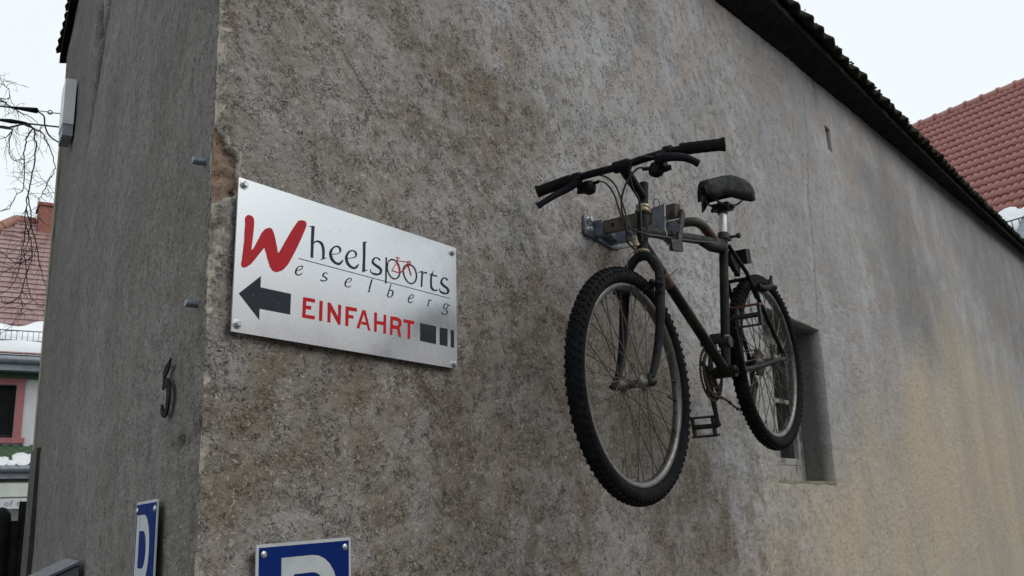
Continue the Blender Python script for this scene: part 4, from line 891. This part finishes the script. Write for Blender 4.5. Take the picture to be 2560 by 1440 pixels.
sub('rear_lamp', M['black'], bike, lambda g: (g.box(P(2.035, 2.527, .0), (.045, .075, .052), (Vector((1, 0, .17)), Y, Vector((-.17, 0, 1)))), g.tube([P(2.020, 2.51), P(2.00, 2.455)], .012, 8), g.box(P(1.965, 2.50, 0), (.07, .018, .04), (Vector((.8, 0, -.6)), Y, Vector((.6, 0, .8))))))

# ================================================================== wall bracket that carries the bicycle
br = thing('wall_bracket', 'galvanised steel wall bracket with two arms and a bent pipe holding the bicycle', 'bracket', loc=(1.64, 0, 2.6))
def bpart(name, mat, fn): return sub(name, mat, br, fn)
pl = bpart('wall_plate', M['galv'], lambda g: g.prism([(1.512, 2.640), (1.519, 2.573), (1.700, 2.560), (1.772, 2.571), (1.766, 2.612), (1.66, 2.63)], (0, 0, 0), X, Z, -Y, .003, .012))
for x_, z_ in ((1.540, 2.628), (1.540, 2.592), (1.745, 2.592), (1.745, 2.606)):
    sub('bolt', M['bolt'], pl, lambda g: (g.lathe((x_, -.012, z_), -Y, [(.0125, 0), (.0125, .002)], 14, False), g.lathe((x_, -.014, z_), -Y, [(.009, 0), (.009, .012), (.0075, .0135)], 6, False)))
def flatarm(g, a, c, h, t):
    a, c = Vector(a), Vector(c); d = (c-a).normalized(); sdv = d.cross(Z).normalized(); up = sdv.cross(d)
    g.box((a+c)/2, ((c-a).length, t, h), (d, sdv, up))
bpart('arm', M['rustarm'], lambda g: flatarm(g, (1.582, -.055, 2.600), (1.484, -.375, 2.568), .044, .026))
bpart('arm_root', M['galv'], lambda g: flatarm(g, (1.592, -.006, 2.604), (1.578, -.056, 2.600), .054, .034))
bpart('arm', M['galv'], lambda g: flatarm(g, (1.700, -.006, 2.596), (1.690, -.205, 2.593), .046, .030))
bpart('gusset', M['galv'], lambda g: g.prism([(1.600, 2.604), (1.695, 2.574), (1.695, 2.616)], (0, -.013, 0), X, Z, -Y, 0, .030))
for y_, x_ in ((-.10, 1.556), (-.28, 1.503)):
    bpart('hole_plug', M['black'], lambda g: g.lathe((x_-.0036, y_, 2.594 if y_ > -.2 else 2.578), (-1, -.3, 0), [(.008, 0), (.008, .0012)], 12, False))
bpart('bent_pipe', M['tubegreen'], lambda g: g.tube(catmull([(1.688, -.19, 2.592), (1.680, -.27, 2.588), (1.668, -.325, 2.583), (1.680, -.352, 2.580), (1.725, -.357, 2.574), (1.785, -.356, 2.556), (1.862, -.355, 2.522)], 5), .0165, 12))
sub('paint_stripe', M['rustred'], br, lambda g: g.tube([(1.735, -.357, 2.5715), (1.77, -.356, 2.5615)], .0168, 12, cap=False))
bpart('clamp_plate', M['galv'], lambda g: g.box((1.432, -.332, 2.532), (.006, .052, .098), (Vector((1, -.28, .0)), Vector((.28, 1, 0)), Vector((.12, 0, 1)))))
bpart('tie_plate', M['galv'], lambda g: flatarm(g, (1.452, -.345, 2.505), (1.452, -.372, 2.475), .07, .006))
bpart('strap', M['darksteel'], lambda g: (g.box((1.476, -.384, 2.504), (.024, .007, .142), (Vector((1, 0, -.45)), Y, Vector((.45, 0, 1)))), g.box((1.430, -.384, 2.437), (.080, .012, .036), (Vector((1, 0, .16)), Y, Vector((-.16, 0, 1))))))
bpart('hose_clamp', M['brass'], lambda g: g.tube([P(1.392, 2.4715), P(1.399, 2.4727)], .0178, 14))
bpart('tie_wire', M['wire'], lambda g: (g.tube(catmull([(1.472, -.30, 2.585), (1.462, -.305, 2.612), (1.472, -.315, 2.616), (1.474, -.32, 2.590)], 4), .0016, 5), g.tube(catmull([(1.430, -.345, 2.56), (1.425, -.36, 2.53), (1.435, -.375, 2.49), (1.43, -.38, 2.455), (1.42, -.36, 2.44)], 4), .0014, 5), g.tube(catmull([(1.40, -.385, 2.43), (1.37, -.39, 2.425), (1.335, -.395, 2.415)], 4), .0014, 5)))

# ================================================================== house across the yard (seen left of the corner)
F0 = Vector((7.865, 16.312, 0)); UH = Vector((.92050, -.39073, 0)); NB = Vector((.39073, .92050, 0))   # along the front, and into the house
def H(s, z, b=0.): return F0+UH*s+NB*b+Z*z
HA = (UH, NB, Z)
lh = thing('white_house', 'white house with pink window surrounds, red tiled roof and snow along its gutter', 'house', loc=H(1, 0))
def lpart(name, mat, fn, parent=None, kind=None):
    g = MB(); fn(g); o = g.build(name, mat, parent or lh)
    if kind: o['kind'] = kind
    return o
S0, S1 = -3.6, 7.0
def wallgeo(g):
    wins = [(-1.36, -.14), (2.2, 3.4)]; z0, z1 = 3.31, 4.33
    cuts = [S0]+[v for w_ in wins for v in w_]+[S1]
    for i in range(0, len(cuts), 2): g.box(H((cuts[i]+cuts[i+1])/2, 2.42, .15), (cuts[i+1]-cuts[i], .3, 4.84), HA)
    for a, c in wins:
        g.box(H((a+c)/2, z0/2, .15), (c-a, .3, z0), HA); g.box(H((a+c)/2, (z1+4.84)/2, .15), (c-a, .3, 4.84-z1), HA)
    g.box(H((S0+S1)/2, 2.42, 3.2), (S1-S0-.02, 5.6, 4.80), HA)
lpart('wall', M['renderw'], wallgeo)
for a, c in ((-1.36, -.14), (2.2, 3.4)):
    m = (a+c)/2; w_ = c-a
    f_ = lpart('window', M['pink'], lambda g: (g.box(H(c+.07, 3.85, -.025), (.14, .05, 1.20), HA), g.box(H(a-.07, 3.85, -.025), (.14, .05, 1.20), HA), g.box(H(m, 4.39, -.025), (w_, .05, .12), HA), g.box(H(m, 3.27, -.045), (w_+.40, .09, .10), HA)))
    lpart('sash', M['black'], lambda g: (g.box(H(c-.035, 3.82, .10), (.07, .05, 1.02), HA), g.box(H(a+.035, 3.82, .10), (.07, .05, 1.02), HA), g.box(H(m, 3.82, .10), (.07, .045, 1.02), HA), g.box(H(m, 3.36, .10), (w_-.14, .045, .08), HA), g.box(H(m, 4.29, .10), (w_-.14, .045, .07), HA)), f_)
    for q in (-1, 1): lpart('pane', M['glass'], lambda g: g.box(H(m+q*w_/4, 3.82, .11), (w_/2-.1, .01, .90), HA), f_)
    lpart('twig_box', M['bark'], lambda g: [g.tube([H(rnd.uniform(a, c), 3.33, -.06), H(rnd.uniform(a, c), 3.36, -.08)], .008, 5) for k in range(14)], f_)
EZ, RZ, EB, RB = 4.86, 8.50, -.38, 3.0
slv = (NB*(RB-EB)+Z*(RZ-EZ)); SLN = slv.length; slv.normalize(); snm = UH.cross(slv).normalized()
RS = -.30                                                        # where the hip meets the ridge
def on_roof(s, v, up=0.): return H(s, EZ, EB)+slv*v+snm*up
hip = lambda v: S0-.35+(RS-S0+.35)*v/SLN
rf = lpart('roof', M['redtile2'], lambda g: (g.add([on_roof(S0-.35, 0), on_roof(S1, 0), on_roof(S1, SLN), on_roof(RS, SLN)], [(0, 1, 2, 3)]), g.add([on_roof(S0-.35, 0), on_roof(RS, SLN), H(S0-.35, EZ, 6.5)], [(0, 1, 2)]), g.add([H(S1, EZ, 6.5), H(S0-.35, EZ, 6.5), on_roof(RS, SLN), on_roof(S1, SLN)], [(0, 1, 2, 3)])))
def tilegeo(g):
    rows = 27; dv = SLN/rows
    for r_ in range(rows):
        v = r_*dv; s = max(hip(v+dv), -2.4)+(.115 if r_ % 2 else 0)
        while s < 3.6:
            g.box(on_roof(s+.115, v+dv*.5, .022), (.222, dv*1.12, .026), (UH, (slv-snm*.13).normalized(), (snm+slv*.13).normalized())); s += .23
lpart('roof_tiles', M['redtile2'], tilegeo, rf, 'stuff')
for k in range(14):
    s = RS+k*.42; lpart('ridge_tile', M['ridge'], lambda g: g.lathe(on_roof(s, SLN, .0), UH, [(.13, 0), (.125, .40), (.10, .41)], 10), rf)
for k in range(12):
    v = SLN*(1-(k+1)/12.6); a = on_roof(hip(v), v, .02); c = on_roof(hip(v+SLN/12.4), v+SLN/12.4, .02); lpart('hip_tile', M['ridge'], lambda g: g.tube([a, c], [.13, .11], 8), rf)
ch_ = lpart('chimney', M['brick'], lambda g: (g.box(H(.62, 8.35, 3.0), (.95, .7, 1.1), HA), g.box(H(.62, 8.87, 3.0), (1.02, .78, .07), HA)), rf)
def snowgeo(g):
    n, m = 60, 10; vs = []; fs = []
    for i in range(n+1):
        s = -2.4+6.0*i/n
        for j in range(m+1):
            t_ = j/m; v = -.02+t_*(1.02+.10*math.sin(s*3.1)+.06*math.sin(s*9))
            h = (.10*(1-(2*t_-1)**4))+.012+.02*math.sin(s*5+t_*7)*t_*(1-t_)*4 if 0 < j < m else .012
            vs.append(on_roof(s, v, h))
    for i in range(n):
        for j in range(m): fs.append((i*(m+1)+j, (i+1)*(m+1)+j, (i+1)*(m+1)+j+1, i*(m+1)+j+1))
    g.add(vs, fs, True)
lpart('snow', M['snow'], snowgeo, rf, 'stuff')
def guardgeo(g):
    a = lambda s, h: on_roof(s, .26, .06)+Z*h+NB*(-.02)
    for h in (.06, .25): g.tube([a(-2.4, h), a(3.4, h)], .011, 6)
    for k in range(62): g.tube([a(-2.4+k*.094, .06), a(-2.4+k*.094, .25)], .006, 5)
lpart('snow_guard', M['guard'], guardgeo, rf)
lpart('gutter', M['zinc'], lambda g: (g.tube([H(S0, 4.76, EB-.02), H(S1, 4.76, EB-.02)], .075, 10), g.box(H((S0+S1)/2, 4.63, -.16), (S1-S0, .40, .14), HA)))
sh = MB(); sh.prism([(0, -.08), (.09, 0), (0, .08), (-.09, 0)], (0, 0, 0), X, Y, Z, 0, .012); SHM = sh.mesh('shingle', M['greentile'])
skirt = lpart('skirt_roof', M['greentile'], lambda g: (g.prism([(.0, 3.17), (-.42, 2.80), (-.42, 2.76), (.0, 2.76)], H(S0, 0), NB, Z, UH, 0, S1-S0), g.box(H((S0+S1)/2, 4.50, -.03), (S1-S0, .06, .10), HA)))
kv = (NB*.42+Z*.37).normalized(); kn = UH.cross(kv).normalized()
for r_ in range(6):
    for k in range(14):
        s = -1.15+k*.18+(.09 if r_ % 2 else 0); o = H(s, 2.80, -.42)+kv*(.04+r_*.092)+kn*(.006+.004*(r_ % 2))
        m4 = Matrix((UH, kv, kn)).transposed().to_4x4(); m4.translation = o
        inst(SHM, 'shingle', skirt, m4 @ Matrix.Rotation(.10, 4, 'X'))
for k in range(16):
    m4 = Matrix((UH, Z, -NB)).transposed().to_4x4(); m4.translation = H(-1.2+k*.16, 4.50, -.062); inst(SHM, 'shingle', skirt, m4 @ Matrix.Scale(.75, 4))
def snow2(g):
    for k in range(26):
        s = rnd.uniform(-1.4, 1.4); v = rnd.uniform(.03, .24); r_ = rnd.uniform(.06, .15)
        g.lathe(H(s, 2.80, -.42)+kv*v+kn*.012, kn, [(r_*1.3, 0), (r_*1.1, .018), (r_*.6, .035), (0, .042)], 9)
lpart('snow', M['snow'], snow2, skirt, 'stuff')
lpart('gutter', M['zinc'], lambda g: (g.tube([H(S0, 2.72, -.47), H(S1, 2.72, -.47)], .065, 10), g.box(H((S0+S1)/2, 2.60, -.22), (S1-S0, .42, .11), HA)))
lpart('canopy', M['cream'], lambda g: g.prism([(0, 2.50), (-.30, 2.49), (-.42, 2.45), (-.42, 2.22), (-.36, 2.21), (0, 2.21)], H(S0, 0), NB, Z, UH, 0, S1-S0))
fs_ = thing('fascia_sign', 'pale board with grey lettering under the cream canopy across the yard', 'sign', loc=H(.1, 2.02, -.40))
g = MB(); g.box(H(.4, 2.10, -.40), (3.0, .03, .185), HA); g.build('board', M['renderw'], fs_)
for chr_, dx in (('o', 0), ('f', .096), ('t', .200), ('h', .252)):
    cu = bpy.data.curves.new('letter', 'FONT'); cu.body = chr_; cu.size = .145; cu.extrude = .002
    to = bpy.data.objects.new('letter_source', cu); COL.objects.link(to)
    me = bpy.data.meshes.new_from_object(to.evaluated_get(bpy.context.evaluated_depsgraph_get())); me.name = 'letter'
    bpy.data.objects.remove(to); me.materials.clear(); me.materials.append(M['zinc'])
    m4 = Matrix((UH, Z, -NB)).transposed().to_4x4(); m4.translation = H(-.20+dx, 2.055, -.419)
    inst(me, 'letter', fs_, m4)

# ================================================================== house with the glazed red roof (right)
Q0 = Vector((22.707, 1.231, 10.982)); th = R(50)
DN = Vector((math.cos(R(157))*math.cos(th), math.sin(R(157))*math.cos(th), -math.sin(th))); QN = U2.cross(DN).normalized()
if QN.z < 0: QN = -QN
def Q(u, v, h=0.): return Q0+U2*u+DN*v+QN*h
rh = thing('red_roof_house', 'house behind the eaves with glossy red pantile roof and a patch of snow', 'house', loc=Vector((24, 1.2, 0)))
UA, UB, VL = -4.6, 5.0, 6.9
g = MB(); bk = Vector((-DN.x, -DN.y, DN.z))
g.add([Q(UA, 0), Q(UB, 0), Q(UB, VL), Q(UA, VL), Q0+U2*UA+bk*VL, Q0+U2*UB+bk*VL], [(0, 1, 2, 3), (0, 4, 5, 1)])
rroof = g.build('roof', M['redtile'], rh)
g = MB(); e0 = Q(0, VL-.5); e1 = Q0+bk*(VL-.5)
pts = [(0, 0), (0, e0.z), ((e1-e0).dot(Vector((-DN.x, -DN.y, 0)).normalized())/2, Q0.z-.25), ((e1-e0).dot(Vector((-DN.x, -DN.y, 0)).normalized()), e0.z), ((e1-e0).dot(Vector((-DN.x, -DN.y, 0)).normalized()), 0)]
g.prism(pts, Vector((e0.x, e0.y, 0))+U2*(UA+.2), Vector((-DN.x, -DN.y, 0)).normalized(), Z, U2, 0, UB-UA-.4); g.build('wall', M['renderw'], rh)
RTM = tile_mesh('roof_tile', M['redtile'], .163, .35, .016, .030, 1, 9)
ul = lambda v: 1.62-.70*v; ur = lambda v: -1.42-.24*v
joined = MB(); src = [tuple(v.co) for v in RTM.vertices]; srf = [tuple(p.vertices) for p in RTM.polygons]
base4 = Matrix((-U2, -DN, QN)).transposed().to_4x4()
if base4.determinant() < 0: base4 = Matrix((U2, -DN, QN)).transposed().to_4x4()
for r_ in range(22):
    v = .32+r_*.30
    for k in range(60):
        u = UA+.08+k*.16
        m4 = base4.copy(); m4.translation = Q(u, v, .012+rnd.uniform(0, .006)); m4 = m4 @ Matrix.Rotation(R(-3.0)+rnd.uniform(-.008, .008), 4, 'X') @ Matrix.Rotation(rnd.uniform(-.006, .006), 4, 'Z')
        if ur(v)-.15 < u < ul(v)+.15: inst(RTM, 'roof_tile', rroof, m4)
        else: joined.add([m4 @ Vector(p) for p in src], srf, True)
o = joined.build('roof_tiles', M['redtile'], rroof); o['kind'] = 'stuff'
for k in range(23):
    g = MB(); u = UA+k*.42; g.lathe(Q(u, 0, -.02), U2, [(.15, 0), (.15, .05), (.125, .07), (.118, .44)], 12); g.build('ridge_tile', M['ridge'] if 0 else M['redtile'], rroof)
def rsnow(g):
    for k in range(170):
        u = -2.0-rnd.random()*2.4; v = 5.92-rnd.random()**1.5*(.40 if u > -2.25 else .62)*(1 if rnd.random() > .3 else .6); r_ = rnd.uniform(.10, .22)
        g.lathe(Q(u, v, .03), QN, [(r_*1.15, 0), (r_*1.05, .03), (r_*.7, .05), (0, .058)], 12)
g = MB(); rsnow(g); o = g.build('snow', M['snow'], rroof); o['kind'] = 'stuff'
def rguard(g):
    vz = (Z+QN*.2).normalized(); p = lambda u, h: Q(u, 5.98, .06)+vz*h
    for h in (.02, .23): g.tube([p(-2.12, h), p(-4.5, h)], .016, 6)
    for k in range(17): g.tube([p(-2.14-k*.14, .02), p(-2.14-k*.14, .23)], .012, 5)
g = MB(); rguard(g); g.build('snow_guard', M['guard'], rroof)
g = MB(); g.tube([Q(-2.93, 5.75, .12), Q(-2.93, 6.95, .12)], .10, 12); g.build('zinc_pipe', M['zinc'], rroof)

# ================================================================== bare drooping tree between the houses
tree = thing('tree', 'bare winter tree with thin drooping twigs beside the side wall', 'tree', loc=(1.85, 6.94, 0))
g = MB(); g.tube(catmull([(1.9, 7.0, -.1), (1.84, 6.98, 1.2), (1.90, 6.92, 2.6), (1.80, 6.95, 3.9), (1.85, 6.93, 5.0)], 5), np.linspace(.16, .06, 21), 10)
g.tube(catmull([(1.80, 6.95, 3.9), (1.62, 7.05, 4.8), (1.3, 7.0, 5.9), (1.1, 7.1, 6.6)], 4), np.linspace(.07, .02, 13), 8)
g.build('trunk', M['bark'], tree)
g = MB(); tr = random.Random(3)
def twig(p, d, ln, r_, lvl):
    pts = [p]; q = p.copy(); d = d.normalized(); n = max(4, int(ln/.035)); cv = Vector((tr.uniform(-1, 1), tr.uniform(-1, 1), tr.uniform(-1, 1)))*.22
    for i in range(n):
        d = (d+cv*.5+Vector((tr.uniform(-.3, .3), tr.uniform(-.3, .3), tr.uniform(-.34, .24)))).normalized()
        if tr.random() < .12: cv = -cv
        q = q+d*ln/n; pts.append(q.copy())
        if lvl < 2 and tr.random() < .2: twig(q.copy(), (d+Vector((tr.uniform(-1.2, 1.2), tr.uniform(-1.2, 1.2), tr.uniform(-1, 1)))), ln*tr.uniform(.22, .5), r_*.6, lvl+1)
    g.tube(pts, np.linspace(r_, r_*.4, len(pts)), 4, cap=False)
for pts, ra, rb in BRANCHES:
    sm = [Vector(p) for p in catmull(pts, 4)]
    sm = [p+Vector((tr.uniform(-1, 1), tr.uniform(-1, 1), tr.uniform(-1, 1)))*.008 for p in sm]
    g.tube(sm, np.linspace(min(ra, .013), rb*.8, len(sm))*.75, 6)
    for p in sm[2:]:
        for _ in range(2):
            if tr.random() < .34: twig(p.copy(), Vector((tr.uniform(-1, 1), tr.uniform(-.6, .6), tr.uniform(-.8, .5))), tr.uniform(.08, .28), .0028, 0)
g.build('crown', M['bark'], tree)

# ================================================================== black gate beyond the side wall
gt = thing('yard_gate', 'black yard gate with a rounded post and a flat board beyond the side wall', 'gate', loc=(2.0, 4.7, 0))
gd = Vector((.889, -.459, 0))
c0 = Vector((1.955, 4.735, 0)); g = MB(); g.lathe(c0, Z, [(.062, 0), (.062, 1.70), (.055, 1.745), (.03, 1.78), (0, 1.79)], 16); g.build('post', M['gateblack'], gt)
for k, (s, top) in enumerate(((.09, 1.70), (.145, 1.822), (.245, 1.822), (.345, 1.82), (-.10, 1.72), (-.20, 1.72), (-.30, 1.71))):
    c = c0+gd*s; g = MB(); g.box(c+Z*(top/2+.03), (.096 if k else .06, .03, top-.06), (gd, Vector((.459, .889, 0)), Z)); g.build('board', M['gateblack'], gt)
g = MB()
for zz in (.35, 1.45): g.box(c0+gd*.03+Vector((.459, .889, 0))*.03+Z*zz, (.80, .03, .09), (gd, Vector((.459, .889, 0)), Z))
g.build('rail', M['gateblack'], gt)

# ================================================================== unseen house behind the viewer, added to block low sky and darken reflections
oh = thing('light_blocking_house', 'unseen brown rendered house across the street, added to block low sky light', 'house', loc=(3, -20, 0))
M['brownrender'] = worn('brown_render', (.20, .175, .15), (.16, .14, .12), 2, .9)
def opart(name, mat, fn, parent=None):
    g = MB(); fn(g); return g.build(name, mat, parent or oh)
opart('wall', M['brownrender'], lambda g: g.box((8.0, -20.0, 2.6), (40, 6, 5.2)))
opart('roof', M['brick'], lambda g: g.prism([(-16.6, 5.1), (-20, 8.0), (-23.4, 5.1), (-23.2, 4.95), (-16.8, 4.95)], (-12.4, 0, 0), Y, Z, X, 0, 40.8))
for k in range(9):
    for zz in (1.5, 3.9):
        w_ = opart('window', M['pwhite'], lambda g: (g.box((-8.5+k*4.2, -16.98, zz+.68), (1.1, .06, .08)), g.box((-8.5+k*4.2, -16.98, zz-.68), (1.1, .06, .08)), g.box((-9.01+k*4.2, -16.98, zz), (.08, .06, 1.28)), g.box((-7.99+k*4.2, -16.98, zz), (.08, .06, 1.28)), g.box((-8.5+k*4.2, -16.98, zz), (.06, .06, 1.28))))
        opart('pane', M['glass'], lambda g: g.box((-8.5+k*4.2, -16.99, zz), (.94, .02, 1.28)), w_)
bpy.context.view_layer.update()
